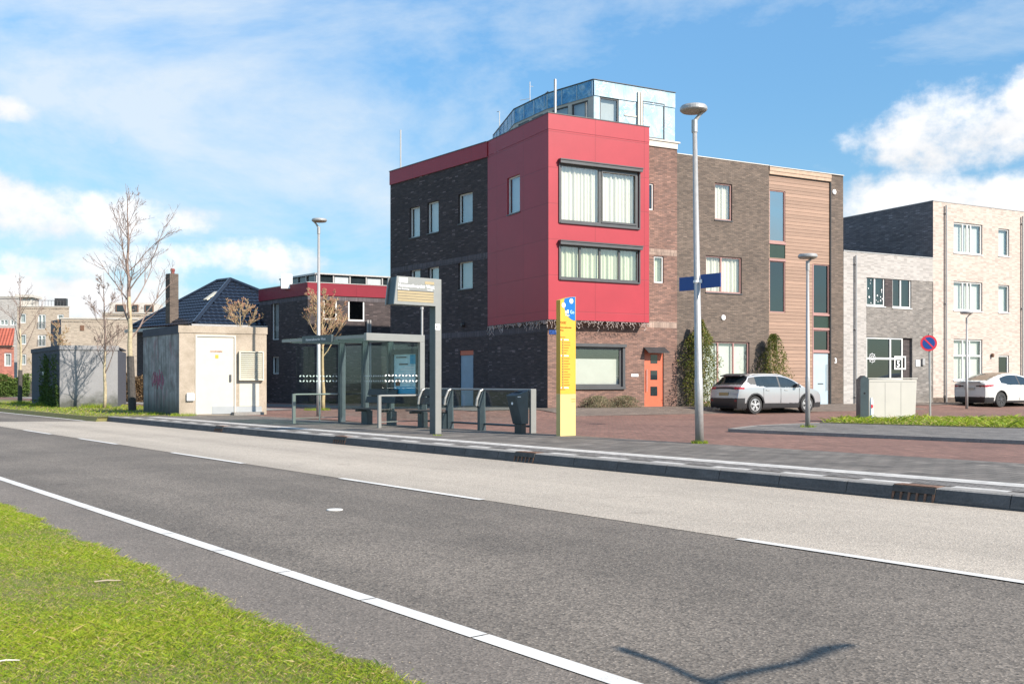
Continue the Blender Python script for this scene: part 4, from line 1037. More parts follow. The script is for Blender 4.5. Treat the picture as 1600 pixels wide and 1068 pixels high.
for R_ in (.10, .2): m.tube([cw + FD * R_ * cos(k * pi / 8) + Vector((0, 0, R_ * sin(k * pi / 8))) for k in range(17)], .012, 4, cap=False)
for k in range(8): m.tube([cw + (FD * cos(k * pi / 4) + Vector((0, 0, sin(k * pi / 4)))) * .1, cw + (FD * cos(k * pi / 4) + Vector((0, 0, sin(k * pi / 4)))) * .26], .008, 4)
m.build('window_ornament', M['printwhite'], lh)
m = MB().use(M['white']); r = F_.rect(1430.6, 562, 1437, 572); fbox(m, F_, *r, 0, .03); m.build('house_sign', M['white'], lh)
m = MB().use(M['galv']); r = F_.rect(1439.5, 560, 1443, 570); fbox(m, F_, *r, 0, .1); m.build('wall_lamp', M['galv'], lh)
m = MB().use(M['galv']); fbox(m, FB, T5, T6, Z5 + .001, Z5 + .05, -.3, .02); m.build('coping', M['galv'], lh)
m = MB().use(M['roofing']); e = [FB.p(T5, 0, -.05), FB.p(T6, 0, -.05), FB.p(T6) + SD * 9, FB.p(T5) + SD * 9]; m.prism([(p.x, p.y) for p in e], Z5 - .2, Z5 - .1); m.build('roof', M['roofing'], lh)
def downpipe(par, u, v0, z1, F=FB):
    m = MB().use(M['galv']); t_ = F.t(u); z0 = F.z(u, v0); m.tube([F.p(t_, z1, .09), F.p(t_, z0, .09)], .045, 10)
    for z in (z1 + .3, (z0 + z1) / 2, z0 - .4): fbox(m, F, t_ - .07, t_ + .07, z, z + .05, 0, .10)
    m.build('downpipe', M['galv'], par)
downpipe(lh, 1335.5, 399, .4)

# ---------------------------------------------------------------- tall beige house
wh = empty('beige_house', (FB.p(T6).x, FB.p(T6).y, .37), 'three-storey beige brick house with white windows behind the white car', 'house')
ZW = FB.z(1458, 314); T7 = T6 + 13
r3 = [FB.rect(1490, 349, 1535, 396.5), FB.rect(1490, 440, 1535, 485.5), FB.rect(1490, 529.7, 1535, 594)]
r1 = [FB.rect(1560, 357.5, 1577, 400), FB.rect(1560, 445.3, 1577, 488)]; rd = FB.rect(1560, 554.8, 1576.5, 632); rd = (rd[0], rd[1], .38, rd[3])
off = FB.t(1640) - FB.t(1518)
m = MB().use(M['brick_beige']); wall(m, FB, T6, T7, .2, ZW, r3 + r1 + [rd], depth=.13)
m.build('wall', M['brick_beige'], wh)
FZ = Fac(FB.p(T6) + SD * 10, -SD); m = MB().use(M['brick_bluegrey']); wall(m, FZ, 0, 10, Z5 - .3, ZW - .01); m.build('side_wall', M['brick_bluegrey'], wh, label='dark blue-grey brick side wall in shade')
m = MB().use(M['brick_beige']); F_ = Fac(FB.p(T7), SD); wall(m, F_, 0, 10, .2, ZW); F_ = Fac(FB.p(T7) + SD * 10, -FD); wall(m, F_, 0, T7 - T6, .2, ZW); m.build('rear_wall', M['brick_beige'], wh)
for r in r3[:2]: window(FB, r, wh, 'whiteframe', back='blind', mull=[.34, .5, .62], recess=.06, fw=.07, sill='whiteframe')
window(FB, r3[2], wh, 'whiteframe', back='blind', mull=[.34, .58], trans=[.6], recess=.06, fw=.07, sill='whiteframe', label='tall three-part ground floor window with pale blinds')
for r in r1: window(FB, r, wh, 'whiteframe', back='blind', recess=.06, fw=.06, sill='whiteframe')
window(FB, rd, wh, 'whiteframe', 'glassdark', back='interior', recess=.05, fw=.07, name='glazed_door')
m = MB().use(M['galv']); fbox(m, FB, T6 - .01, T7, ZW + .001, ZW + .04, -.3, .02); fbox(m, FZ, 0, 10, ZW + .0, ZW + .035, -.3, .02); m.build('coping', M['galv'], wh)
m = MB().use(M['roofing']); e = [FB.p(T6 + .1, 0, -.05), FB.p(T7, 0, -.05), FB.p(T7) + SD * 9.9, FB.p(T6 + .1) + SD * 9.9]; m.prism([(p.x, p.y) for p in e], ZW - .3, ZW - .2); m.build('roof', M['roofing'], wh)
downpipe(wh, 1476.3, 321, .4); downpipe(wh, 1595.8, 338, .4)
m = MB().use(M['rust']); p = FB.p(FB.t(1549), FB.z(1549, 558), .08); m.lathe(p, [(.05, 0), (.08, .12), (.05, .2)], 10); m.build('wall_lamp', M['rust'], wh)
m = MB().use(M['brick_brown']); fbox(m, FB, T6 + .02, T7 - 6, .2, .62, 0, .012); m.build('plinth', M['brick_brown'], wh)

# ---------------------------------------------------------------- left purple-banded house
PL = atY(481, 56); FLR = Fac(PL, FD); dl_ = Vector((-.647, .763, 0)); LLH = 6.2
FLL = Fac(PL + dl_ * LLH, -dl_); ZL = zat(441, 56)
lb_ = empty('left_house', (PL.x, PL.y, .17), 'two-storey black brick house with a shade-darkened crimson roof band, in shade behind the bus shelter', 'house')
tl0 = FLL.t(405.2)
la = [FLL.rect(424, 471.6, 435.7, 530.6), FLL.rect(424.7, 557, 435.7, 584)]
ra = [FLR.rect(505, 465.4, 527, 499.7), FLR.rect(544, 466.6, 570, 501.7)]
TRL = FLR.t(640)
ZLb = zat(460.5, 56)
m = MB().use(M['brick_dark']); wall(m, FLL, tl0, LLH, .1, ZLb, la); wall(m, FLR, 0, TRL, .1, ZLb, ra)
F_ = Fac(FLL.p(tl0) + FD * 9, -FD); wall(m, F_, 0, 9, .1, ZL); m.build('wall', M['brick_dark'], lb_)
for F_, a_, b__ in ((FLL, tl0, LLH + .03), (FLR, -.03, TRL)): m = MB().use(M['shadedcrimson']); wall(m, F_, a_, b__, ZLb, ZL, out=.05); m.build('roof_band', M['shadedcrimson'], lb_)
for F_, a_, b__ in ((FLL, tl0, LLH - .01), (FLR, 0, TRL)): m = MB().use(M['brick_band']); fbox(m, F_, a_, b__, ZLb - .26, ZLb - .002, -.01, .004); m.build('brick_band', M['brick_band'], lb_)
for r in la: window(FLL, r, lb_, 'whiteframe', 'glass', back='blindgrey', recess=.10)
for r in ra: window(FLR, r, lb_, 'whiteframe', 'glassdark', back='interior', recess=.04, fw=.09)
m = MB().use(M['galv']); fbox(m, FLL, tl0, LLH, ZL, ZL + .04, -.25, .07); fbox(m, FLR, 0, TRL, ZL, ZL + .04, -.25, .07); m.build('coping', M['galv'], lb_)
m = MB().use(M['roofing']); e = [PL + FD * .1, FLR.p(TRL), FLR.p(TRL) + SD * 4, FLL.p(tl0) + FD * 9, FLL.p(tl0) + FD * .1]; m.prism([(p.x, p.y) for p in e], ZL - .3, ZL - .15); m.build('roof', M['roofing'], lb_)
# glazed roof structure
Fq = Fac(atY(494, 57.4), FD); Fq2 = Fac(atY(494, 57.4) + dl_ * 4.4, -dl_); zq = zat(426.5, 57.4)
m = MB().use(M['galv']); fbox(m, Fq, 0, 5.2, zq - .06, zq + .02, -.1, .08); fbox(m, Fq2, 0, 4.4, zq - .08, zq + .02, -.1, .08)
for k in range(6): fbox(m, Fq, k * 1.0, k * 1.0 + .07, ZL - .2, zq - .06, -.08, .0)
for k in range(5): fbox(m, Fq2, k * 1.05, k * 1.05 + .07, ZL - .2, zq - .08, -.08, .0)
gl = m.build('roof_light', M['galv'], lb_)
m = MB().use(M['carglass']); fbox(m, Fq, 0, 5.2, ZL - .2, zq - .06, -.3, -.09); fbox(m, Fq2, 0, 4.4, ZL - .2, zq - .08, -.3, -.09); m.build('pane', M['carglass'], gl)
for k in (1, 3): m = MB().use(M['blindgrey']); fbox(m, Fq, k + .12, k + .95, ZL - .1, zq - .12, -.085, -.07); m.build('blind', M['blind'], gl)
m = MB().use(M['white']); p = atY(446, 57.5, ZL - .2); m.box(p.x - .25, p.x + .3, p.y, p.y + .5, p.z, p.z + .85); m.build('roof_unit', M['white'], lb_)
mm = MB().use(M['galv']); 
for u_ in (573.5, 577.5): mm.tube([FLR.p(FLR.t(u_), .2, .12), FLR.p(FLR.t(u_), FLR.z(u_, 500), .12)], .06, 8)
mm.build('downpipe', M['galv'], lb_)

# ---------------------------------------------------------------- house with the hipped blue-black roof
YH = 62.0
hh = empty('hip_roof_house', atY(300, YH, .15), 'house with a glazed blue-black hipped tile roof and square brick chimney behind the concrete kiosk', 'house')
c = atY(303, 58.0); ze = zat(506, 58.0)
e0 = Vector((c.x, c.y, ze)); e1 = Vector((*(c + FD * 9.5).to_2d(), ze)); back = Vector((-.75, .66, 0))
e3 = e0 + back * 7.6; e2 = e1 + back * 7.6
zr = zat(437, 63.0); rp = atY(351, 63.0, zr); rq = atY(323, 67, zr + .2)
rp = e0 + FD * 4.4 + back * 4.2; rp.z = zat(437.5, rp.y); rq = e0 + FD * 4.4 + back * 5.6; rq.z = rp.z
m = MB().use(M['tiles']); m.raw([p - Vector((0, 0, .06)) for p in (e0, e1, e2, e3, rp, rq)], [(0, 1, 4), (1, 2, 5, 4), (2, 3, 5), (3, 0, 4, 5)])
def tile_slope(poly):
    o = poly[0]; U = (poly[1] - poly[0]); LU = U.length; U = U / LU; nn_ = U.cross(poly[2] - o).normalized(); nn_ = nn_ if nn_.z > 0 else -nn_
    V = nn_.cross(U); V = V if V.z > 0 else -V; pp = [((p - o).dot(U), (p - o).dot(V)) for p in poly]; mv = max(p[1] for p in pp)
    def inside(x, y):
        c_ = False
        for i in range(len(pp)):
            (x1, y1), (x2, y2) = pp[i], pp[i - 1]
            if (y1 > y) != (y2 > y) and x < (x2 - x1) * (y - y1) / (y2 - y1) + x1: c_ = not c_
        return c_
    C_, RW, sub_ = .30, .36, 6; r_ = 0
    while r_ * RW < mv:
        y0 = r_ * RW; k = int(min(p[0] for p in pp) / C_) - 1
        while k * C_ < max(p[0] for p in pp):
            if inside((k + .5) * C_, y0 + RW * .5):
                for q in range(sub_):
                    xa, xb = (k + q / sub_) * C_, (k + (q + 1) / sub_) * C_
                    def hz(x): return .035 * (.5 + .5 * cos(2 * pi * x / C_)) 
                    P_ = lambda x, y, h: o + U * x + V * y + nn_ * (h + hz(x))
                    m.face([P_(xa, y0, .05), P_(xb, y0, .05), P_(xb, y0 + RW, .01), P_(xa, y0 + RW, .01)])
                    m.face([P_(xa, y0, .0), P_(xb, y0, .0), P_(xb, y0, .05), P_(xa, y0, .05)])
            k += 1
        r_ += 1
tile_slope([e0, e1, rp]); tile_slope([e3, e0, rp, rq])
rf = m.build('roof', M['tiles'], hh)
m = MB().use(M['tiles']); 
for a, b in ((e0, rp), (e1, rp), (rp, rq), (e3, rq)): m.tube([a + Vector((0, 0, .05)), b + Vector((0, 0, .05))], .13, 8)
m.build('ridge_tiles', M['tiles'], rf)
m = MB().use(M['galv']); m.obox(e0 + Vector((-.1, -.15, -.28)), FD * 9.6, FN * .14, (0, 0, .28)); m.obox(e0 + Vector((-.1, -.15, -.28)), back * 7.6, Vector((-.1, -.1, 0)), (0, 0, .2)); m.build('gutter', M['galv'], rf)
m = MB().use(M['brick_dark']); i0, i1, i2, i3 = [p + (e0 + e2) * 0 for p in (e0, e1, e2, e3)]
cen = (e0 + e1 + e2 + e3) / 4; m.prism([tuple((p + (cen - p) * .07)[:2]) for p in (e0, e1, e2, e3)], .1, ze - .02); m.build('wall', M['brick_orange'], hh)
ch = atY(274.5, 60.0); m = MB().use(M['brick_brown']); ww = 18 / FPX * 60 / 1.35
m.obox(Vector((ch.x - .35, ch.y, 3.6)), FD * .50, back * .50, (0, 0, zat(427, 60) - 3.6)); cm_ = m.build('chimney', M['brick_brown'], rf)
m = MB().use(M['pinkredpot']); m.lathe((ch.x - .3, ch.y + .35, zat(427, 60)), [(.11, 0), (.11, .12), (.14, .2), (.14, .28), (.1, .33)], 12); m.build('chimney_pot', M['pinkredpot'], rf)
sw = (e0 + (rp - e0) * .55) + (e3 - e0) * .13
nn = (e3 - e0).cross(rp - e0).normalized()
m = MB().use(M['louvre'])
for off_, sz in ((0.05, .42),):
    o_ = e0 + (e3 - e0) * (.22 + off_) + (rp - e0 - (e3 - e0) * .36) * .52
    upv = ((rp + rq) / 2 - (e0 + e3) / 2).normalized(); m.obox(o_, (e3 - e0).normalized() * sz, upv * .9, (nn if nn.z > 0 else -nn) * .12)
m.build('roof_window', M['louvre'], rf)

# ---------------------------------------------------------------- distant houses on the left
def flat_house(name, label, u0, u1, Y, vtop, mat, wins, depth=10, base=.1, d=(1, .12, 0), side=None, winb='blindgrey', extra=None):
    F = Fac(atY(u0, Y), Vector(d)); L = F.t(u1); z1 = zat(vtop, Y)
    root = empty(name, (F.P.x, F.P.y, base), label, 'house')
    rs_ = [F.rect(*w) for w in wins]
    m = MB().use(M[mat]); wall(m, F, 0, L, base, z1, rs_, depth=.15)
    bk_ = F.p(L).normalized(); F2 = Fac(F.p(L), bk_); wall(m, F2, 0, depth, base, z1); F3 = Fac(F.p(L) + bk_ * depth, -F.d); wall(m, F3, 0, L, base, z1)
    if not side: F4 = Fac(F.p(0) + bk_ * depth, -bk_); wall(m, F4, 0, depth, base, z1)
    m.build('wall', M[mat], root)
    if side: m = MB().use(M[side]); sd__ = Vector((-.6, .8, 0)); F4 = Fac(F.p(0) + sd__ * 3.9, -sd__); wall(m, F4, 0, 3.9, base, z1); m.build('side_wall', M[side], root)
    for r in rs_: window(F, r, root, 'whiteframe', 'glass', mull=[.5] if r[1] - r[0] > .8 else (), back=winb, recess=.05, fw=.12)
    m = MB().use(M['roofing']); e = [F.p(.05), F.p(L - .05), F.p(L - .05) + bk_ * (depth - .1), F.p(.05) + bk_ * (depth - .1)]; m.prism([(p.x, p.y) for p in e], z1 - .3, z1 - .2); m.build('roof', M['roofing'], root)
    m = MB().use(M['whiteband']); fbox(m, F, -.05, L + .05, z1, z1 + .12, -.3, .06); m.build('cornice', M['whiteband'], root)
    return root, F
b1, Fb1 = flat_house('apartment_block', 'beige four-storey block with balcony doors and white roof pavilion behind the left tree', 27, 108, 120, 479, 'brick_pale',
    [(31, 489.6, 40.5, 504.6), (59, 491, 71.5, 514), (89.5, 491, 99.5, 506), (31, 522, 41, 538), (59, 523, 71.5, 541), (31, 553, 41, 570), (59, 556, 71, 574)], 11)
m = MB().use(M['whiteband']); zt = zat(479, 120); fbox(m, Fb1, .1, Fb1.t(47), zt + .13, zat(464, 120), -3, -.3); fbox(m, Fb1, -.2, Fb1.t(51), zat(464, 120), zat(460, 120), -3.4, .1); m.build('roof_pavilion', M['white'], b1)
m = MB().use(M['darkframe']); 
for k in range(12): tt_ = Fb1.t(50) + k * .36; m.tube([Fb1.p(tt_, zt + .12, -.2), Fb1.p(tt_, zt + .8, -.2)], .025, 4)
m.tube([Fb1.p(Fb1.t(50), zt + .8, -.2), Fb1.p(Fb1.t(102), zt + .8, -.2)], .03, 4); m.build('roof_railing', M['darkframe'], b1)
m = MB().use(M['blackmetal']); fbox(m, Fb1, Fb1.t(83), Fb1.t(101), zt + .12, zt + 1.1, -1.2, -.5); m.build('roof_screen', M['blackmetal'], b1)
for (u0, u1, v) in ((59, 71.5, 513), (59, 71.5, 540)):
    m = MB().use(M['darkframe']); z = Fb1.z(65, v)
    for k in range(8): tt_ = Fb1.t(u0) + (Fb1.t(u1) - Fb1.t(u0)) * k / 7; m.tube([Fb1.p(tt_, z, .08), Fb1.p(tt_, z + .75, .08)], .02, 4)
    m.tube([Fb1.p(Fb1.t(u0), z + .75, .08), Fb1.p(Fb1.t(u1), z + .75, .08)], .025, 4); m.build('balcony_rail', M['darkframe'], b1)
b2, Fb2 = flat_house('beige_block', 'plain beige block with dark left side and one small window, behind the dark box', 95.5, 215, 86, 498, 'brick_pale', [], 12, side='brick_bluegrey')
m = MB().use(M['rust']); r = Fb2.rect(125.5, 508, 131.5, 516); fbox(m, Fb2, *r, 0, .05); wf = m.build('window', M['rust'], b2)
b3, Fb3 = flat_house('roof_terrace_house', 'beige block with brown-framed roof terrace windows behind the large bare tree', 160, 262, 104, 489, 'brick_pale', [(222, 500, 232, 512)], 10)
m = MB().use(M['whiteband']); z3 = zat(489, 104); fbox(m, Fb3, Fb3.t(166), Fb3.t(238), z3 + .12, zat(471, 104), -5, -1.2); m.build('penthouse', M['whiteband'], b3)
for (ua, ub) in ((176, 192), (196, 212), (222, 236)):
    m = MB().use(M['rust']); fbox(m, Fb3, Fb3.t(ua), Fb3.t(ub), z3 + .16, zat(474, 104), -1.2, -1.1); w_ = m.build('window', M['pinkframe'], b3)
    m = MB().use(M['carglass']); fbox(m, Fb3, Fb3.t(ua) + .12, Fb3.t(ub) - .12, z3 + .26, zat(474, 104) - .1, -1.1, -1.08); m.build('pane', M['posterpale'], w_)
b5, Fb5 = flat_house('orange_brick_house', 'low orange-red brick house with white bands between the dark box and the kiosk', 184, 262, 92, 525, 'brick_orange', [(196, 540, 203, 556)], 8)
m = MB().use(M['whiteband']); fbox(m, Fb5, 0, Fb5.t(205), zat(531, 92), zat(525.5, 92), 0, .06); fbox(m, Fb5, Fb5.t(206), Fb5.t(262), .3, zat(535, 92), 0, .05); m.build('white_band', M['whiteband'], b5)
b4, Fb4 = flat_house('red_roof_house', 'salmon brick house with a red mansard tile roof at the left edge of the photo', -60, 22, 100, 541, 'brick_orange', [(6.5, 551, 18, 572)], 9)
m = MB().use(M['tilesred']); zc = zat(541, 100) + .12; zt4 = zat(511, 100); F = Fb4; L = F.t(22)
m.raw([F.p(0, zc, .3), F.p(L, zc, .3), F.p(L - .3, zt4, -1.0), F.p(0, zt4, -1.0), F.p(L, zc, .3) + F.p(L).normalized() * 9, F.p(L - .3, zt4, -1.0) + F.p(L).normalized() * 7, F.p(0, zc, -9), F.p(0, zt4, -7.5)], [(0, 1, 2, 3), (1, 4, 5, 2), (3, 2, 5, 7), (4, 6, 7, 5), (6, 0, 3, 7)]); m.build('mansard_roof', M['tilesred'], b4)
b6, Fb6 = flat_house('white_block', 'pale white block with a dark strip of windows behind the red-roofed house', -70, 30, 135, 463, 'brick_white', [(0, 499, 13, 508), (16, 499, 26, 508)], 8)

# ---------------------------------------------------------------- concrete kiosk
kc = Vector((-12.2, 36.5, 0)); FK = Fac(kc, FD); LK = FK.t(416.5); ZK = zat(508, 36.5)
kd = Vector((-.61, .79, 0)).normalized()
tk_ = None
k_ = (224 - 800) / FPX; tk_ = (kc.x - k_ * kc.y) / (k_ * kd.y - kd.x)
FKs = Fac(kc + kd * tk_, -kd)
ks = empty('transformer_kiosk', (kc.x, kc.y, .155), 'weathered concrete transformer kiosk with a cream steel door and louvre', 'kiosk')
dk = FK.rect(307, 525, 367, 647.5); lv_ = FK.rect(372.5, 549, 411, 594)
m = MB().use(M['conc_front']); wall(m, FK, 0, LK, .05, ZK, [dk], depth=.05); fbox(m, FK, -.03, LK + .03, ZK - .26, ZK - .0, -.02, .025); m.build('front_wall', M['conc_front'], ks)
m = MB().use(M['conc_side']); wall(m, FKs, 0, tk_ - .004, .05, ZK - .30); F_ = Fac(FK.p(LK), SD); wall(m, F_, 0, 3.0, .05, ZK); 
m.build('side_wall', M['conc_side'], ks, label='shaded side wall with pink and black streaks')
m = MB().use(M['conc_dark']); fbox(m, FKs, -.02, tk_ - .003, ZK - .30, ZK + .0, -.06, .02); m.build('roof_edge', M['conc_dark'], ks)
m = MB().use(M['conc_front']); e = [FK.p(.02, 0, -.02), FK.p(LK, 0, -.02), FK.p(LK) + SD * 3, FKs.p(0) + FD * 2.2, FKs.p(0.02, 0, -.02)]; m.prism([(p.x, p.y) for p in e], ZK - .12, ZK - .01)
F_ = Fac(FK.p(LK) + SD * 3, FKs.p(0) - (FK.p(LK) + SD * 3)); wall(m, F_, 0, (FKs.p(0) - F_.P).length, .05, ZK - .02); m.build('roof', M['conc_front'], ks)
d = MB().use(M['creamdoor']); fbox(d, FK, dk[0] + .02, dk[1] - .02, dk[2] + .02, dk[3] - .02, -.06, -.02); dd = d.build('door', M['creamdoor'], ks)
d = MB().use(M['greypatch']); fbox(d, FK, FK.t(331), dk[1] - .02, dk[2] + .03, FK.z(350, 634.5), -.021, -.014); d.build('repainted_patch', M['greypatch'], dd)
d = MB().use(M['darkframe']); fbox(d, FK, FK.t(358.8), FK.t(361.5), FK.z(360, 596), FK.z(360, 585), -.02, .02); d.build('lock', M['darkframe'], dd)
d = MB().use(M['creamdoor']); fbox(d, FK, dk[0] - .04, dk[0] + .02, dk[2], dk[3] + .04, -.03, .02); fbox(d, FK, dk[1] - .02, dk[1] + .04, dk[2], dk[3] + .04, -.03, .02); fbox(d, FK, dk[0] + .02, dk[1] - .02, dk[3] - .02, dk[3] + .04, -.03, .02); d.build('door_frame', M['creamdoor'], ks)
d = MB().use(M['yellow']); fbox(d, FK, FK.t(336.5), FK.t(341.5), FK.z(339, 559.5), FK.z(339, 554), -.02, -.012); d.build('warning_sticker', M['yellow'], dd)
write('HOOGSPANNING', .085, M['printorange'], dd, FK.p(FK.t(328.5), FK.z(338, 550), -.012), FD, (0, 0, 1), width=.44)
d = MB().use(M['louvre']); a, b, c, z1 = lv_
for q in ((a, a + .05, c, z1), (b - .05, b, c, z1), (a + .05, b - .05, c, c + .04), (a + .05, b - .05, z1 - .04, z1)): fbox(d, FK, *q, 0, .16)
n = 13
for i in range(n):
    z = c + .05 + (z1 - c - .1) * i / n; d.obox(FK.p(a + .05, z, .15), FD * (b - a - .1), FN * -.07 + Vector((0, 0, .06)), Vector((0, 0, .012)))
lo = d.build('louvre', M['louvre'], ks); d = MB().use(M['black']); fbox(d, FK, a + .03, b - .03, c + .02, z1 - .02, .0, .05); d.build('louvre_back', M['iron'], lo)
d = MB().use(M['white']); r = FK.rect(291.5, 614, 303, 625.5); fbox(d, FK, *r, 0, .09); d.build('meter_box', M['cabinet'], ks)
d = MB().use(M['greypatch']); fbox(d, FK, dk[1] + .05, FK.t(409), .16, FK.z(390, 634.5), 0, .004); d.build('grey_overpainted_strip', M['conc_dark'], ks)
d = MB().use(M['creamdoor']); fbox(d, FK, FK.t(374), FK.t(405), FK.z(390, 634.5) + .01, c - .02, 0, .003); d.build('pale_painted_patch', M['creamdoor'], ks)
d = MB().use(M['conc_kerb']); fbox(d, FK, FK.t(362), FK.t(408), .155, .26, .0, .45); d.build('step', M['conc_kerb'], ks)
# faded graffiti scrawl on the side
gm = MB().use(M['graffiti']); rg = random.Random(2)
x = tk_ * .30
for i in range(5):
    pts = [FKs.p(x + .28 * i + rg.uniform(-.05, .05) + .12 * sin(k_ * 1.7 + i), 1.35 + .28 * sin(k_ * 2.1 + i * 1.3) + k_ * .05, .004) for k_ in range(6)]
    gm.tube(pts, .018, 4)
gm.build('graffiti', M['graffiti'], ks)

# dark grey box with ivy
bc = Vector((-21.8, 48, 0)); FBx = Fac(bc, Vector((.95, .3, 0))); LB = FBx.t(184); ZB2 = zat(539, 48)
bd_ = Vector((-.574, .819, 0)); k_ = (49.6 - 800) / FPX; tb_ = (bc.x - k_ * bc.y) / (k_ * bd_.y - bd_.x); FBs = Fac(bc + bd_ * tb_, -bd_)
bx = empty('utility_building', (bc.x, bc.y, .155), 'flat grey windowless utility box with ivy on its dark left side and tree shadows', 'utility building')
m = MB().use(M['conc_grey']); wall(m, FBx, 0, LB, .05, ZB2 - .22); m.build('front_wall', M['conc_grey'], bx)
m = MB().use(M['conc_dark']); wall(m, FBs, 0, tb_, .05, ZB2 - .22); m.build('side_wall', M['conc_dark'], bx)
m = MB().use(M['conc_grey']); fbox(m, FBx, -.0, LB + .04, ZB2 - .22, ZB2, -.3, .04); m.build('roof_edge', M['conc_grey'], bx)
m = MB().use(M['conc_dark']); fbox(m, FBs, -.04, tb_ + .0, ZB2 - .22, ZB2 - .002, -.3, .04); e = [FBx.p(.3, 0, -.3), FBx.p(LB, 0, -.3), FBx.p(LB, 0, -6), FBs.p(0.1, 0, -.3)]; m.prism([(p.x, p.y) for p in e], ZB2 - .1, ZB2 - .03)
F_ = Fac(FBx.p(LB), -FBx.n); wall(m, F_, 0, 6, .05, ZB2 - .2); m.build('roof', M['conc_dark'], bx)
m = MB().use(M['white']); r = FBs.rect(67, 580, 71, 586); fbox(m, FBs, *r, 0, .03); m.build('notice_plate', M['white'], bx)
# ---------------------------------------------------------------- bus shelter
def shelter():
    PR = Vector((-2.55, 27.8, 0)); PLf = Vector((-5.3, 30.8, 0)); e = (PLf - PR).normalized(); L = (PLf - PR).length
    n = Vector((e.y, -e.x, 0)); n = n if n.dot(RN) < 0 else -n           # towards the road
    Z = .155; ZT_ = 2.70; Wd = 1.85
    root = empty('bus_shelter', (PR.x, PR.y, Z), 'glass bus shelter with flat glass roof, grey portal frame and leaf dots on its panes', 'bus shelter')
    def P(a, b, z): return PR + e * a + n * b + Vector((0, 0, z))
    gr = M['alu']; dk = M['darksteel']
    m = MB().use(gr); m.obox(P(-.06, -.10, Z), n * .16, e * .12, (0, 0, ZT_ - Z - .2)); m.obox(P(-.06, -.10, ZT_ - .2), n * (Wd + .10), e * .12, (0, 0, .2)); m.build('portal_frame', gr, root, bevel=.008)
    for a in (1.45, 2.75, L - .05):
        m = MB().use(dk); m.obox(P(a - .05, -.12, Z), n * .22, e * .10, (0, 0, ZT_ - Z - .06)); m.obox(P(a - .03, .10, ZT_ - .16), n * (Wd - .2), e * .06, (0, 0, .09)); m.build('post', dk, root, bevel=.01)
    m = MB().use(M['glassroof']); m.obox(P(.06, -.12, ZT_ - .045), n * (Wd + .10), e * (L + .25), (0, 0, .012)); m.build('roof_pane', M['glassroof'], root)
    m = MB().use(gr)
    m.obox(P(.06, Wd - .06, ZT_ - .13), n * .06, e * (L + .27), (0, 0, .08)); m.obox(P(.06, -.16, ZT_ - .14), n * .06, e * (L + .27), (0, 0, .10))
    m.obox(P(L + .31, -.12, ZT_ - .12), n * (Wd + .08), e * .05, (0, 0, .07)); m.build('roof_edge', gr, root)
    m = MB().use(dk); m.obox(P(1.55, Wd + .005, ZT_ - .20), n * .07, e * 1.55, (0, 0, .21)); sg_ = m.build('name_board', M['signblue'] if False else dk, root)
    write('Homeruskwartier West', .10, M['printwhite'], sg_, P(1.55 + 1.35, Wd + .077, ZT_ - .13), -e, (0, 0, 1), width=1.05)
    g = M['glassclear']
    def pane(p, q, z0, z1, nm='pane'):
        m = MB().use(g); d = (q - p); m.obox(p + Vector((0, 0, z0)), d, Vector((-d.y, d.x, 0)).normalized() * .01, (0, 0, z1 - z0)); return m.build(nm, g, root)
    def B(a, b): return PR + e * a + n * b
    pane(B(.08, 0), B(1.40, 0), .35, 2.5); pane(B(1.51, 0), B(2.69, 0), .35, 2.5); pane(B(2.81, 0), B(L - .11, 0), .35, 2.5)
    pr = pane(B(0, .08), B(0, 1.32), .30, 2.46); pl = pane(B(L, .08), B(L, 1.55), .30, 2.46)
    def dots(p, q, parent, z=1.42):
        d = (q - p).normalized(); LL_ = (q - p).length; m = MB().use(M['white']); k = 0; x = .06; nn = Vector((d.y, -d.x, 0)); nn = nn if nn.y < 0 else -nn
        while x < LL_ - .05:
            for (dz, sg) in ((0, 1), (.15, -1)):
                c = p + d * x + nn * .016 + Vector((0, 0, z + dz)); s_ = 1 if k % 2 else -1
                a = (d * .036 * s_ + Vector((0, 0, .024 * sg))); b = (d * -.012 * s_ * sg + Vector((0, 0, .019)))
                m.face([c - a, c + b, c + a, c - b])
            x += .115; k += 1
        m.build('leaf_dots', M['white'], parent)
    dots(B(0, .10), B(0, 1.32), pr); dots(B(L, .10), B(L, 1.55), pl); dots(B(2.75, .02), B(1.5, .02), root); dots(B(1.45, .02), B(.1, .02), root)
    for a, w in ((0, 1.38), (L, 1.62)):
        m = MB().use(gr); m.tube([P(a, .05, 1.02), P(a, w, 1.02)], .028, 10); m.obox(P(a - .03, w - .03, Z), n * .09, e * .06, (0, 0, 1.04 - Z)); m.build('hand_rail', gr, root)
    m = MB().use(gr); m.tube([P(L, .75, .2), P(L, .75, 1.0)], .022, 8); m.tube([P(.02, .05, .31), P(.02, 1.35, .31)], .012, 6); m.tube([P(L, .05, .31), P(L, 1.6, .31)], .012, 6); m.build('rail_bracket', gr, root)
    # poster case
    m = MB().use(dk); a0, a1 = .10, 1.30
    for q in ((a0, a1, .98, 1.05), (a0, a1, 2.18, 2.32), (a0, a0 + .06, 1.05, 2.18), (a1 - .06, a1, 1.05, 2.18)): m.obox(P(q[0], -.03, q[2]), e * (q[1] - q[0]), n * .09, (0, 0, q[3] - q[2]))
    pc = m.build('poster_case', dk, root)
    m = MB().use(M['posterpale']); m.obox(P(a0 + .06, .01, 1.05), e * (a1 - a0 - .12), n * .01, (0, 0, 1.13)); m.build('poster', M['posterpale'], pc)
    m = MB().use(M['posterblue']); m.obox(P(a0 + .07, .022, 1.06), e * (a1 - a0 - .14), n * .004, (0, 0, .20)); m.obox(P(a0 + .07, .022, 1.9), e * .3, n * .004, (0, 0, .26)); m.build('poster_print', M['posterblue'], pc)
    m = MB().use(M['printwhite']); rr = random.Random(9)
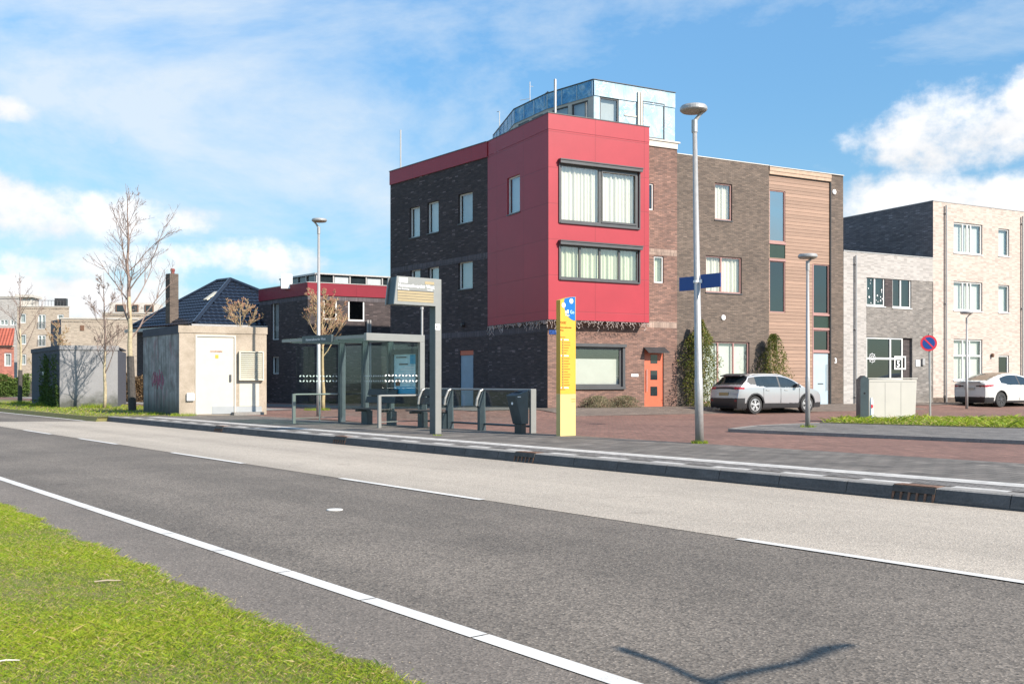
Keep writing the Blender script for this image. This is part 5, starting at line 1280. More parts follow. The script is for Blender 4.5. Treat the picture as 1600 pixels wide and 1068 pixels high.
    for i in range(11): m.obox(P(a0 + .15, .022, 1.36 + i * .045), e * rr.uniform(.45, .8), n * .003, (0, 0, .016))
    m.build('poster_text', M['printwhite'], pc); m = MB().use(M['rust']); m.obox(P(a1 - .36, .03, 1.28), e * .2, n * .004, (0, 0, .2)); m.build('poster_picture', M['rust'], pc)
    m = MB().use(M['printdark']); m.obox(P(.55, .034, 1.88), e * .42, n * .003, (0, 0, .035)); m.obox(P(.62, .034, 2.08), e * .5, n * .003, (0, 0, .03)); m.build('poster_heading', M['printdark'], pc)
    # aerial
    m = MB().use(M['galv']); m.tube([P(.0, -.05, ZT_), P(.0, -.05, ZT_ + .72)], .03, 8); m.tube([P(.0, -.05, ZT_ + .72), P(.0, -.05, ZT_ + .82)], .045, 8); m.tube([P(0, -.05, ZT_ + .78), P(-.15, -.25, ZT_ + 1.0)], .025, 8); m.build('aerial', M['galv'], root)
    return PR, e, n
PR, SE, SN = shelter()

def bench(P, d, n, L, label, arm=True):
    """P back left point, d along, n towards sitter"""
    root = empty('bench', (P.x, P.y, .155), label, 'bench', 'dark slatted benches at the bus stop')
    bw = M['benchwood']; dk = M['darksteel']
    m = MB().use(bw)
    for k in range(4): m.obox(P + n * (.20 + k * .12) + Vector((0, 0, .60)), d * L, n * .105, (0, 0, .035))
    m.build('seat', bw, root)
    m = MB().use(bw)
    for k in range(2):
        q = P + n * (.16 - k * .07) + Vector((0, 0, .78 + k * .22)); m.obox(q, d * L, n * -.05 + Vector((0, 0, .18)), n * .025 + Vector((0, 0, .008)))
    m.build('backrest', bw, root)
    for a in (.12, L - .12):
        m = MB().use(dk); m.obox(P + d * (a - .1) + n * .08 + Vector((0, 0, .155)), d * .2, n * .20, (0, 0, .40)); m.obox(P + d * (a - .03) + n * .10 + Vector((0, 0, .53)), d * .06, n * .5, (0, 0, .06)); m.build('leg', dk, root)
bench(PR + SE * 2.45, -SE, SN, 1.45, 'dark bench with tilted backrest inside the glass bus shelter')
RE = -RD; RNn = -RN
bench(PR + RE * .25, RE, RNn, 1.25, 'dark bench with tilted backrest in the open, right of the bus shelter')
# wind screen row
ws = empty('wind_screen', (PR.x, PR.y, .155), 'low glazed wind screen with grey top rail between bus shelter and litter bin', 'wind screen')
def Q(a, b, z): return PR + RE * a + RNn * b + Vector((0, 0, z))
for a in (.22, 1.47, 2.88):
    m = MB().use(M['darksteel']); sec = [(-.05, .155), (.15, .155), (.15, .72), (.20, .80), (.04, 1.19), (-.03, 1.19), (-.03, .7)]
    w = .05; v = [Q(a - w, b, z) for b, z in sec] + [Q(a + w, b, z) for b, z in sec]; k = len(sec)
    m.raw(v, [tuple(range(k)), tuple(range(2 * k - 1, k - 1, -1))] + [(i, k + i, k + (i + 1) % k, (i + 1) % k) for i in range(k)]); m.build('post', M['darksteel'], ws)
    m = MB().use(M['alu']); m.tube([Q(a, .0, 1.2), Q(a, .10, 1.16), Q(a, .20, .95), Q(a, .225, .78)], .032, 8); m.build('arm', M['alu'], ws)
m = MB().use(M['alu']); m.tube([Q(.1, 0, 1.2), Q(4.86, 0, 1.2)], .028, 10); m.build('top_rail', M['alu'], ws)
m = MB().use(M['darksteel']); m.tube([Q(.1, 0, .32), Q(4.8, 0, .32)], .028, 8); m.build('lower_rail', M['darksteel'], ws)
for a, b in ((.30, 1.40), (1.54, 2.80), (2.95, 4.75)):
    m = MB().use(M['glassclear']); m.obox(Q(a, -.005, .38), RE * (b - a), RN * .01, (0, 0, .78)); m.build('pane', M['glassclear'], ws)
m = MB().use(M['alu']); m.obox(Q(4.82, -.08, .155), RE * .07, RNn * .17, (0, 0, 1.07)); m.build('end_post', M['alu'], ws, bevel=.01)
# litter bin
bp = Q(4.70, .40, 0); lbn = empty('litter_bin', (bp.x, bp.y, .155), 'slim blue-grey litter bin with slanted top at the right end of the wind screen', 'litter bin')
def binbox(w0, w1, d0, d1, z0, z1, slope):
    # tapered body: narrow at bottom; a along RE, b towards road
    v = []
    for (w, d, z) in ((w0, d0, z0), (w1, d1, z1)):
        for (i, j) in ((-1, 0), (1, 0), (1, 1), (-1, 1)): v.append(bp + RE * (i * w / 2) + RNn * (j * d - .25) + Vector((0, 0, z - (slope if (j == 1 and z == z1) else 0))))
    return v
BX = [(0, 3, 2, 1), (4, 5, 6, 7), (0, 1, 5, 4), (1, 2, 6, 5), (2, 3, 7, 6), (3, 0, 4, 7)]
m = MB().use(M['darksteel']); m.raw(binbox(.34, .36, .22, .42, .38, 1.20, .12), [f[::-1] for f in BX]); body = m.build('body', M['darksteel'], lbn, bevel=.02)
m = MB().use(M['blackmetal']); m.obox(bp + RE * -.13 + RN * .2 + Vector((0, 0, .155)), RE * .26, RNn * .14, (0, 0, .23)); m.build('foot', M['blackmetal'], lbn)
m = MB().use(M['black']); a_ = bp + RE * -.11 + RNn * -.12 + Vector((0, 0, 1.2 - .12 * .13 / .42 + .004)); m.obox(a_, RE * .22, RNn * .12 + Vector((0, 0, -.034)), (0, 0, .004)); m.build('slot', M['black'], lbn)
m = MB().use(M['white']); m.lathe(bp + RNn * .118 + Vector((0, 0, .88)), [(.035, 0), (.035, .004)], 14, RNn); m.build('sticker', M['white'], lbn)
m = MB().use(M['white']); m.obox(bp + RE * .181 + RN * .0 + Vector((0, 0, 1.03)), RE * .002, RNn * .1, (0, 0, .02)); m.build('label_strip', M['white'], lbn)

# ---------------------------------------------------------------- passenger information display
DP = px(684.5, 678, .155); FDp = Fac(DP, RN)
di = empty('information_display', (DP.x, DP.y, .155), 'tall grey post carrying the overhanging electronic departure display beside the shelter', 'information display')
ztop = zat(436, DP.y); zbo = zat(478.5, DP.y)
m = MB().use(M['alu']); fbox(m, FDp, -.075, .10, .155, ztop, -.24, 0); m.build('post', M['alu'], di, bevel=.012)
m = MB().use(M['darksteel']); fbox(m, FDp, -.08, -.076, .16, zbo, -.235, -.01); m.build('post_side', M['darksteel'], di)
m = MB().use(M['alu']); hb = [(-1.16, ztop), (-1.24, zbo), (-.078, zbo), (-.078, ztop)]
v = [FDp.p(t, z, .02) for t, z in hb] + [FDp.p(t, z, -.02) for t, z in hb]; m.raw(v, [(0, 1, 2, 3), (7, 6, 5, 4), (0, 4, 5, 1), (1, 5, 6, 2), (2, 6, 7, 3), (3, 7, 4, 0)]); face = m.build('display_case', M['alu'], di)
m = MB().use(M['darksteel']); hb = [(-1.13, ztop - .01), (-1.20, zbo + .01), (-.09, zbo + .01), (-.09, ztop - .01)]
v = [FDp.p(t, z, -.022) for t, z in hb] + [FDp.p(t, z, -.34) for t, z in hb]; m.raw(v, [(0, 1, 2, 3), (7, 6, 5, 4), (0, 4, 5, 1), (1, 5, 6, 2), (2, 6, 7, 3), (3, 7, 4, 0)]); m.build('display_body', M['darksteel'], di)
m = MB().use(M['alu']); hb = [(-1.16, ztop), (-1.24, zbo), (-.078, zbo), (-.078, ztop)]
v = [FDp.p(t, z, -.342) for t, z in hb] + [FDp.p(t, z, -.38) for t, z in hb]; m.raw(v, [(0, 1, 2, 3), (7, 6, 5, 4), (0, 4, 5, 1), (1, 5, 6, 2), (2, 6, 7, 3), (3, 7, 4, 0)]); m.build('display_case', M['darksteel'], di)
def fr_(u0, v0, u1, v1, F=FDp): return F.rect(u0, v0, u1, v1)
m = MB().use(M['displaysand']); r = fr_(620.5, 455, 676.5, 471.5); fbox(m, FDp, *r, .0, .026)
ds = m.build('display_window', M['displaysand'], di)
m = MB().use(M['darkframe']); 
for k in range(1, 4): z = r[2] + (r[3] - r[2]) * k / 4; fbox(m, FDp, r[0], r[1], z - .004, z + .004, .026, .029)
fbox(m, FDp, r[0] - .01, r[1] + .01, r[3], r[3] + .014, .02, .03); m.build('display_line', M['displaysand'], ds)
m = MB().use(M['white']); r = fr_(622.5, 433.8, 636, 441.2); fbox(m, FDp, r[0], r[1], r[2], r[3], .02, .025); m.build('logo_plate', M['white'], di)
write('connexxion', .05, M['printdark'], di, FDp.p(r[0] + .03, r[2] + .04, .026), RN, (0, 0, 1), width=.15) if False else write('halte', .06, M['printdark'], di, FDp.p(r[0] + .04, r[2] + .035, .026), RN, (0, 0, 1), width=.14)
m = MB().use(M['displaysand']); r = fr_(663, 440.2, 677.5, 444.5); fbox(m, FDp, r[0], r[1], r[2], r[3], .02, .026); m.build('clock_window', M['displaysand'], di)
zt_ = FDp.z(648, 451.2); write('Homeruskwartier West', .12, M['printwhite'], di, FDp.p(FDp.t(621.5), FDp.z(648, 449.3), .022), RN, (0, 0, 1), width=FDp.t(677.5) - FDp.t(621.5), bold=.001)
write('Bus Richting', .05, M['printwhite'], di, FDp.p(FDp.t(621), FDp.z(648, 453.6), .022), RN, (0, 0, 1), width=.30)
write('Vertrek', .05, M['printwhite'], di, FDp.p(FDp.t(666.5), FDp.z(671, 454.4), .022), RN, (0, 0, 1), width=.16)
m = MB().use(M['white']); r = fr_(680, 506, 687.5, 515); fbox(m, FDp, r[0], r[1], r[2], r[3], 0, .004); m.build('button_plate', M['white'], di)
m = MB().use(M['black']); m.lathe(FDp.p(r[0] + .045, (r[2] + r[3]) / 2, .004), [(.02, 0), (.02, .004)], 12, FDp.n); m.build('button', M['black'], di)

# ---------------------------------------------------------------- yellow totem
TP = px(875.5, 681, .155); FT = Fac(TP, RN); tw_ = FT.t(899.5)
to = empty('bus_stop_totem', (TP.x, TP.y, .155), 'tall yellow bus stop totem with a blue round logo and a line diagram', 'bus stop sign')
zt0 = zat(468.5, TP.y); zt1 = FT.z(899, 463.5); zlo = FT.z(888, 615)
def slabz(mat, z0, tops, name, o0, o1, label=None):
    m = MB().use(mat); n_ = len(tops); pts = [(0, z0), (tw_, z0)] + tops[::-1]
    v = [FT.p(t, z, o1) for t, z in pts] + [FT.p(t, z, o0) for t, z in pts]; k = len(pts)
    m.raw(v, [tuple(range(k)), tuple(range(2 * k - 1, k - 1, -1))] + [(i, k + i, k + (i + 1) % k, (i + 1) % k) for i in range(k)])
    return m.build(name, mat, to, label=label)
arc = [(tw_ * i / 8, zt0 + (zt1 - zt0) * sin(i / 8 * pi / 2)) for i in range(9)]
slabz(M['yellow'], zlo, arc, 'upper_panel', -.14, 0); slabz(M['yellowpale'], .155, [(0, zlo - .004), (tw_, zlo - .004)], 'lower_panel', -.14, 0)
# blue quarter disc
ct, cz = FT.t(898.8), FT.z(890, 473.5); R_ = FT.z(890, 473.5) - FT.z(890, 500.5)
m = MB().use(M['cyanblue']); pts = []
for k in range(0, 25):
    a = pi * .5 + pi * k / 24
    t_ = ct + R_ * .88 * cos(a); z_ = cz + R_ * sin(a) * (1.0 if sin(a) < 0 else 1.0)
    ztop_ = zt0 + (zt1 - zt0) * sin(min(1, max(0, t_) / tw_) * pi / 2) - .004
    pts.append((t_, min(z_, ztop_)))
v = [FT.p(t, z, .003) for t, z in pts]; m.raw(v, [tuple(range(len(v)))]); m.build('logo_disc', M['cyanblue'], to)
for u_, v_, txt in ((880.5, 476.5, 'M4'), (892.5, 470.2, 'OV')):
    m = MB().use(M['white']); rad = .058; m.lathe(FT.p(FT.t(u_), FT.z(u_, v_), .003), [(rad, 0), (rad, .003)], 20, FT.n); m.build('badge', M['white'], to)
    write(txt, .06, M['printdark'], to, FT.p(FT.t(u_) - .035, FT.z(u_, v_) - .02, .007), RN, (0, 0, 1), width=.07)
W_ = lambda t, s, mt_, u, v, w, b=0: write(t, s, M[mt_], to, FT.p(FT.t(u), FT.z(887, v), .006), RN, (0, 0, 1), width=w, bold=b)
W_('all', .115, 'printwhite', 882.5, 489.5, .115, .004); W_('Go', .115, 'posterpale', 890.3, 489.5, .13, .002); W_('We gaan!', .04, 'printwhite', 882.8, 493.2, .14, .001)
W_('POORT', .075, 'printorange', 873.8 + 1, 506, .19, .001); W_('Homeruskwartier', .05, 'printorange', 874.8, 512.5, .36, .001); W_('West', .05, 'printorange', 874.8, 517, .11, .001)
m = MB().use(M['printdark']); tL = FT.t(879.4); za, zb_ = FT.z(880, 605.5), FT.z(880, 530.5)
m.obox(FT.p(tL - .006, za, .001), RN * .012, FT.n * .003, (0, 0, zb_ - za)); 
rr = random.Random(6); ml = MB().use(M['printorange']); nst = 19
for i in range(nst):
    z = zb_ - (zb_ - za) * i / (nst - 1); m.obox(FT.p(tL - .013, z - .012, .001), RN * .026, FT.n * .004, (0, 0, .022))
    if i in (0, nst - 1, 6): continue
    ml.obox(FT.p(tL + .035, z - .008, .001), RN * rr.uniform(.08, .22), FT.n * .002, (0, 0, .018))
m.build('line_diagram', M['printdark'], to); 
for v_, u_ in ((526.5, 875.5), (608, 875.5)): ml.obox(FT.p(FT.t(u_), FT.z(880, v_) - .01, .001), RN * .15, FT.n * .002, (0, 0, .018))
for v_ in (624, 627.5): ml.obox(FT.p(tw_ - .14, FT.z(890, v_), .001), RN * .12, FT.n * .002, (0, 0, .014))
ml.build('stop_names', M['printorange'], to)
m = MB().use(M['printwhite'])
for i in (0, 6, nst - 1): z = zb_ - (zb_ - za) * i / (nst - 1); m.lathe(FT.p(tL - .045, z, .001), [(.018, 0), (.018, .003)], 12, FT.n); m.obox(FT.p(tL + .035, z - .012, .001), RN * .14, FT.n * .002, (0, 0, .024))
m.build('zone_mark', M['printwhite'], to)

# ---------------------------------------------------------------- street lamps
def lamp(P, z0, ztop, zhead, r0, r1, R, hx, label, lean=0, collar=True, grp='round-headed street lamps', th=.09):
    root = empty('street_lamp', (P.x, P.y, z0), label, 'street lamp', grp)
    top = Vector((P.x + lean, P.y, ztop)); b = Vector((P.x, P.y, z0)); zj = z0 + 1.3
    m = MB().use(M['galv']); q = b.lerp(top, 1.3 / (ztop - z0))
    m.tube([b, q, q + Vector((0, 0, .02)), top], [r0, r0 * .97, r0 * .86, r1], 16); m.build('pole', M['galv'], root, smooth=True)
    m = MB().use(M['galv']); m.tube([top - Vector((0, 0, .22)), top + Vector((0, 0, .03))], r1 * 1.35, 14); m.build('collar', M['galv'], root)
    hc = top + Vector((hx, 0, zhead - ztop)); sgn = 1 if hx <= 0 else -1
    m = MB().use(M['galv']); m.tube([top, top + Vector((R * .40 * sgn, 0, (zhead - ztop) * .65)), hc + Vector((R * .72 * sgn, 0, -.03))], [r1 * .9, r1 * .7, r1 * .6], 8); m.build('arm', M['galv'], root)
    m = MB().use(M['galv']); m.lathe(hc, [(R * .93, -.02), (R, 0), (R * 1.0, th * .45), (R * .9, th * .8), (R * .3, th)], 32); hd = m.build('head', M['galv'], root, smooth=False)
    m = MB().use(M['lampglass']); m.lathe(hc, [(R * .86, -.035), (R * .9, -.019)], 28); m.build('diffuser', M['lampglass'], hd)
    return root, top
LP1 = px(1093, 692, .155)
big_lamp, ttop = lamp(LP1, .155, zat(190, LP1.y), zat(172.5, LP1.y), .088, .046, .275, -.02, 'tall round-headed street lamp with blue street plates, in front of the brown brick house', lean=-.10, th=.11)
plp = LP1.lerp(ttop, (3.42 - .155) / (ttop.z - .155)); plp.z = 3.42
pd = Vector((.66, -.75, 0)).normalized(); 
sp = empty('street_name_sign', (plp.x, plp.y, 3.3), 'pair of blank-looking deep blue street name plates clamped to the tall lamp', 'street sign')
for a0_, a1_, dz in ((-.46, -.085, -.02), (.085, .58, .0)):
    m = MB().use(M['signblue']); m.obox(plp + pd * a0_ + Vector((0, 0, -.14 + dz)), pd * (a1_ - a0_), Vector((-pd.y, pd.x, 0)) * .02, (0, 0, .28)); m.build('plate', M['signblue'], sp, bevel=.003)
m = MB().use(M['white']); m.tube([plp + Vector((0, 0, -.02)), plp + Vector((0, 0, .03))], .078, 12); m.obox(plp + pd * .06 + Vector((0, -.03, -.03)), pd * .06, (0, .03, 0), (0, 0, .07)); m.build('clamp', M['galv'], sp)
p = px(1262, 667, .23); lamp(Vector((p.x, p.y, 0)), .23, zat(409, p.y), zat(401.5, p.y), .062, .036, .245, -.0, 'short round-headed street lamp on the grey island in front of the silver car')
p = atY(1510.5, 44.0); lamp(p, G(p.x, p.y), zat(497, 44), zat(489, 44), .06, .035, .27, -.0, 'short round-headed street lamp standing at the white car')
p = atY(498, 35.6); lamp(p, .155, zat(356, 35.6), zat(345, 35.6), .085, .042, .27, .02, 'tall round-headed street lamp rising behind the bus shelter')
tuft((LP1.x, LP1.y - .02, .155), 260, .17, .07, 'small green weeds at the foot of the tall street lamp')
p = px(1262, 667, .23); tuft((p.x, p.y, .232), 160, .2, .07, 'small green weeds at the foot of the short lamp on the island')
p = px(684, 680, .155); tuft((p.x, p.y, .155), 60, .12, .03, 'thin weeds at the foot of the display post')
# kerb island small objects
lp = empty('street_lamp', (8.9, -1.2, 0), 'added two-armed post out of view, shaped so its V-shaped shadow falls on the near asphalt', 'street lamp')  # bare post added for its shadow; only the name is shared with lamps

# ---------------------------------------------------------------- no-parking sign
YN = 30.6; np_ = atY(1453.5, YN); FN_ = Fac(atY(1451, YN - .06), Vector((1, -.12, 0)))
ns = empty('no_parking_sign', (np_.x, YN, .25), 'round blue no-parking sign with red rim on a grey pole beside the cabinet', 'traffic sign')
m = MB().use(M['galv']); m.tube([(np_.x, YN, .2), (np_.x - .03, YN, zat(521, YN))], .03, 12); m.build('pole', M['galv'], ns)
c = FN_.p(0, zat(536, YN), 0); m = MB().use(M['signred']); m.lathe(c, [(.245, 0), (.245, .012)], 36, FN_.n); m.build('rim', M['signred'], ns)
m = MB().use(M['cyanblue']); m.mats = [M['signblue']]; m.lathe(c + FN_.n * .012, [(.185, 0), (.185, .004)], 36, FN_.n); m.build('disc', M['cyanblue'] if False else M['signblue'], ns)
m = MB().use(M['signred']); a = (FN_.d * .7 + Vector((0, 0, -.72))).normalized(); b_ = a.cross(FN_.n); m.obox(c - a * .19 - b_ * .022 + FN_.n * .016, a * .38, b_ * .044, FN_.n * .003); m.build('slash', M['signred'], ns)
# cabinet
YC = 30.2; FC = Fac(atY(1357.5, YC), Vector((1, -.02, 0))); wC = FC.t(1432.5)
cb = empty('utility_cabinet', (FC.P.x, YC, .25), 'light grey utility cabinet with a narrow dark pointed unit at its left, on the grass', 'cabinet')
zc1 = zat(591.5, YC); m = MB().use(M['cabinet'])
tp = [(0, .21), (wC - .05, .21), (wC, zc1 - .03), (0, zc1)]
v = [FC.p(t, z, 0) for t, z in tp] + [FC.p(t, z, -.55) for t, z in tp]; m.raw(v, [(0, 1, 2, 3), (7, 6, 5, 4), (0, 4, 5, 1), (1, 5, 6, 2), (2, 6, 7, 3), (3, 7, 4, 0)]); m.build('body', M['cabinet'], cb, bevel=.012)
m = MB().use(M['darkframe'])
for q in (.34, .67): fbox(m, FC, wC * q - .003, wC * q + .003, .3, zc1 - .12, .0, .002)
fbox(m, FC, .02, wC - .04, zc1 - .10, zc1 - .094, 0, .002); m.build('door_gap', M['louvre'], cb)
m = MB().use(M['cabinet']); fbox(m, FC, -.02, wC + .02, zc1, zc1 + .03, -.57, .02); m.build('lid', M['cabinet'], cb)
t0_ = FC.t(1343.5); m = MB().use(M['darksteel']); tp = [(t0_, .21), (-.02, .21), (-.02, zc1 - .02), ((t0_ - .02) / 2, zc1 + .10), (t0_, zc1 - .02)]
v = [FC.p(t, z, .05) for t, z in tp] + [FC.p(t, z, -.35) for t, z in tp]; k = 5; m.raw(v, [tuple(range(k)), tuple(range(2 * k - 1, k - 1, -1))] + [(i, k + i, k + (i + 1) % k, (i + 1) % k) for i in range(k)]); m.build('side_unit', M['darksteel'], cb, label='dark blue-grey pointed unit')
m = MB().use(M['black']); m.lathe(FC.p((t0_ - .02) / 2, 1.05, .05), [(.03, 0), (.03, .004)], 10, FC.n); m.build('lock', M['black'], cb)
YM = 29.6; p = atY(1361.5, YM); m = MB().use(M['white']); m.lathe((p.x, YM, .245), [(.055, 0), (.05, .55), (.03, .68)], 14); mk_ = m.build('marker_post', M['white'], label='small white marker post with a red square in front of the grey cabinet', cat='marker post')
m = MB().use(M['signred']); m.box(p.x - .03, p.x + .03, YM - .058, YM - .05, .62, .72); m.build('red_square', M['signred'], mk_)

# ---------------------------------------------------------------- cars
def prof_sample(P, step):
    out = []
    for i in range(len(P) - 1):
        a, b = P[i], P[i + 1]; L = math.dist(a, b); n = max(1, round(L / step))
        for k in range(n): out.append((a[0] + (b[0] - a[0]) * k / n, a[1] + (b[1] - a[1]) * k / n))
    out.append(P[-1]); return out
def smooth_poly(P, it=2):
    for _ in range(it):
        Q_ = [P[0]]
        for a, b in zip(P[:-1], P[1:]): Q_ += [(a[0] * .75 + b[0] * .25, a[1] * .75 + b[1] * .25), (a[0] * .25 + b[0] * .75, a[1] * .25 + b[1] * .75)]
        Q_.append(P[-1]); P = Q_
    return P
def car(name, label, cat, Wh, prof, length, wheels, wr, zbelt, tumble, cls, paint, archr, zb0=.22, grp=None, rim='rimsilver', sideprof=None, endr=.11, endf=.2, hood_crown=.03):
    root = empty(name, (0, 0, 0), label, cat, grp)
    S = prof_sample(smooth_poly(prof), .024)
    NS, NA = 62, 20
    def hw(x, z):
        w = Wh
        if x < .55: w *= 1 - endr * ((.55 - x) / .55) ** 2.2
        if x > length - .95: w *= 1 - endf * ((x - length + .95) / .95) ** 2.4
        if z < .48: w *= 1 - .07 * ((.48 - z) / .3) ** 1.5
        if .48 <= z < zbelt: w *= 1 + .012 * sin((z - .48) / (zbelt - .48) * pi) 
        if z > zbelt: w *= 1 - tumble * ((z - zbelt) / (1.5 - zbelt)) ** 1.15
        return w
    def emit(nm, mat, qs):
        m = MB().use(M[mat]); ix = {}
        for q in qs:
            f_ = []
            for p in q:
                kk = (round(p[0], 4), round(p[1], 4), round(p[2], 4))
                if kk not in ix: ix[kk] = len(m.v); m.v.append(p)
                f_.append(ix[kk])
            if len(set(f_)) >= 3:
                u_ = []; [u_.append(a) for a in f_ if a not in u_]; m.f.append(tuple(u_)); m.m.append(0)
        m.build(nm, M[mat], root, smooth=True)
    groups = {}
    for side in (-1, 1):
        grid = []
        for (x, zt) in S:
            row = []; ze = zt - .045 - .03 * min(1, max(0, (zt - .5)))
            ze = max(ze, zb0 + .005); zt_ = max(zt, zb0 + .01)
            for j in range(NS + 1):
                z = zb0 + (ze - zb0) * j / NS; row.append((x, side * hw(x, z), z))
            we = hw(x, ze)
            for j in range(1, NA + 1):
                q = j / NA; y = we * cos(q * pi / 2) if False else we * (1 - q) 
                zz = ze + (zt_ - ze) * (1 - (1 - q) ** 3.2); row.append((x, side * y, zz))
            grid.append(row)
        for i in range(len(grid) - 1):
            for j in range(NS + NA):
                q = [grid[i][j], grid[i + 1][j], grid[i + 1][j + 1], grid[i][j + 1]]
                cx = sum(p[0] for p in q) / 4; cy = sum(p[1] for p in q) / 4; cz_ = sum(p[2] for p in q) / 4
                kind = 'side' if j < NS else 'top'
                drop = False
                if kind == 'side':
                    for (wx) in wheels:
                        if (cx - wx) ** 2 + (cz_ - wr) ** 2 < archr ** 2 and cz_ < wr + archr: drop = True
                if drop: continue
                g_ = cls(cx, abs(cy), cz_, kind, side, S[i][1])
                if side > 0: q = q[::-1]
                groups.setdefault(g_, []).append(q)
    for g_, qs in groups.items():
        nm, mat = g_.split(':')[:2]
        par_ = {}
        def fd_(a):
            while par_[a] != a: par_[a] = par_[par_[a]]; a = par_[a]
            return a
        kq = []
        for q in qs:
            ks_ = [(round(p[0], 4), round(p[1], 4), round(p[2], 4)) for p in q]; kq.append(ks_[0])
            for k_1 in ks_: par_.setdefault(k_1, k_1)
            for k_1 in ks_[1:]: par_[fd_(k_1)] = fd_(ks_[0])
        comp = {}
        for q, k_1 in zip(qs, kq): comp.setdefault(fd_(k_1), []).append(q)
        comps = [c_ for c_ in comp.values() if len(c_) > 25 or nm == 'tail_light'] or [qs]
        rest = [q for c_ in comp.values() if c_ not in comps for q in c_] if len(comps) < len(comp) else []
        comps[0] = comps[0] + rest
        for qs_ in comps: emit(nm, mat, qs_)
    m = MB().use(M['carblack']); m.box(.15, length - .25, -(Wh - .28), Wh - .28, .2, zbelt - .15); m.box(wheels[0] + .5, wheels[1] - .45, -(Wh - .05), Wh - .05, .24, .6); m.build('underbody', M['carblack'], root)
    for wx in wheels:
        for sd in (-1, 1):
            y = sd * (Wh - .13); m = MB().use(M['tyre']); m.lathe((wx, y - sd * .10, wr), [(wr * .66, 0), (wr * .95, 0), (wr, .03), (wr, .18), (wr * .96, .21), (wr * .68, .215), (wr * .66, .19)], 32, (0, sd, 0)); t_ = m.build('tyre', M['tyre'], root)
            m = MB().use(M['carblack']); m.lathe((wx, y + sd * .05, wr), [(wr * .66, 0), (wr * .66, .02)], 24, (0, sd, 0)); m.build('brake_disc', M['carblack'], t_)
            m = MB().use(M[rim]); yo = y + sd * .085
            for k in range(5 if rim == 'rimsilver' else 7):
                a = 2 * pi * k / (5 if rim == 'rimsilver' else 7) + .3
                for da in ((-.16, .16) if rim == 'rimsilver' else (0,)):
                    d_ = Vector((cos(a + da), 0, sin(a + da))); tn = Vector((-sin(a + da), 0, cos(a + da)))
                    m.obox(Vector((wx, yo, wr)) + d_ * .03 - tn * .017, d_ * (wr * .60), tn * .034, (0, sd * .02, 0))
            m.lathe((wx, yo, wr), [(.055, 0), (.055, .028), (.03, .032)], 14, (0, sd, 0)); m.lathe((wx, y + sd * .075, wr), [(wr * .66, 0), (wr * .69, .035), (wr * .62, .037), (wr * .61, 0)], 32, (0, sd, 0)); m.build('rim', M[rim], t_)
    return root, hw
# silver SUV
PS = [(.10, .22), (.03, .34), (.0, .50), (.015, .68), (.05, .84), (.06, .96), (.11, 1.06), (.20, 1.12), (.50, 1.38), (.52, 1.46), (.66, 1.50), (1.1, 1.54), (1.8, 1.555), (2.35, 1.52), (2.75, 1.38), (3.25, 1.07), (3.36, 1.03), (3.8, .98), (4.08, .90), (4.24, .76), (4.29, .58), (4.30, .42), (4.27, .30), (4.22, .22)]
def suv_cls(x, y, z, kind, side, zt):
    belt = .98 + .05 * max(0, (1.3 - x)) 
    if kind == 'side':
        for wx in (.82, 3.43):
            if math.hypot(x - wx, z - .34) < .455 and z < .80: return 'wheel_arch_trim:carblack'
        if z < .40 and .3 < x < 4.0: return 'sill_trim:carblack'
        if x < .32 and z < .60: return 'rear_bumper:carblack'
        if x > 3.95 and z < .42: return 'front_bumper:carblack'
        top = zt - .115
        if x < .30 and .93 < z < 1.02: return 'tail_light:taillight'
        if .86 < x < 3.10 and z > belt + .02 and z < top and x < 3.15 - (z - 1.0) * 1.05:
            if 1.98 < x < 2.05: return 'pillar:carblack'
            if x < 1.30 and z < belt + .05: return 'body:silver'
            return 'side_window:carglass'
        if .45 < x <= .86 and belt + .10 < z < top and x > .45 + (top - z) * .5: return 'pillar:carblack'
        return 'body:silver'
    if x < .56 and z > 1.11 and z < 1.42 and y < .62: return 'rear_window:carglass'
    if x < .56 and z > 1.11 and z <= 1.44: return 'pillar:carblack'
    if x < .25 and .93 < z < 1.02: return 'light_bar:carblack' if y < .52 else 'tail_light:taillight'
    if x < .3 and z < .60: return 'rear_bumper:carblack'
    if 2.45 < x < 3.24 and y < .70 and z < 1.5: return 'windscreen:carglass'
    if x > 4.0 and .40 < z < .72: return 'grille:carblack'
    if x > 4.1 and z < .4: return 'front_bumper:carblack'
    return 'body:silver'
suv, _ = car('parked_car', 'silver grey SUV parked in front of the brown brick house and its white blinds', 'car', .885, PS, 4.3, (.82, 3.43), .34, 1.0, .24, suv_cls, 'silver', .395, grp='cars parked in front of the houses')
def add(root, name, mat, fn, label=None, bevel=0):
    m = MB().use(M[mat]); fn(m); return m.build(name, M[mat], root, label=label, bevel=bevel)
add(suv, 'spoiler', 'carblack', lambda m: m.raw([(.30, -.60, 1.42), (.62, -.62, 1.50), (.62, .62, 1.50), (.30, .60, 1.42), (.32, -.58, 1.455), (.66, -.6, 1.53), (.66, .6, 1.53), (.32, .58, 1.455)], [(0, 1, 2, 3), (7, 6, 5, 4), (0, 4, 5, 1), (3, 2, 6, 7), (0, 3, 7, 4)]))
add(suv, 'licence_plate', 'plate', lambda m: m.box(.0, .035, -.26, .26, .70, .81))
add(suv, 'exhaust_trim', 'galv', lambda m: (m.box(-.012, .02, -.45, .45, .595, .612)))
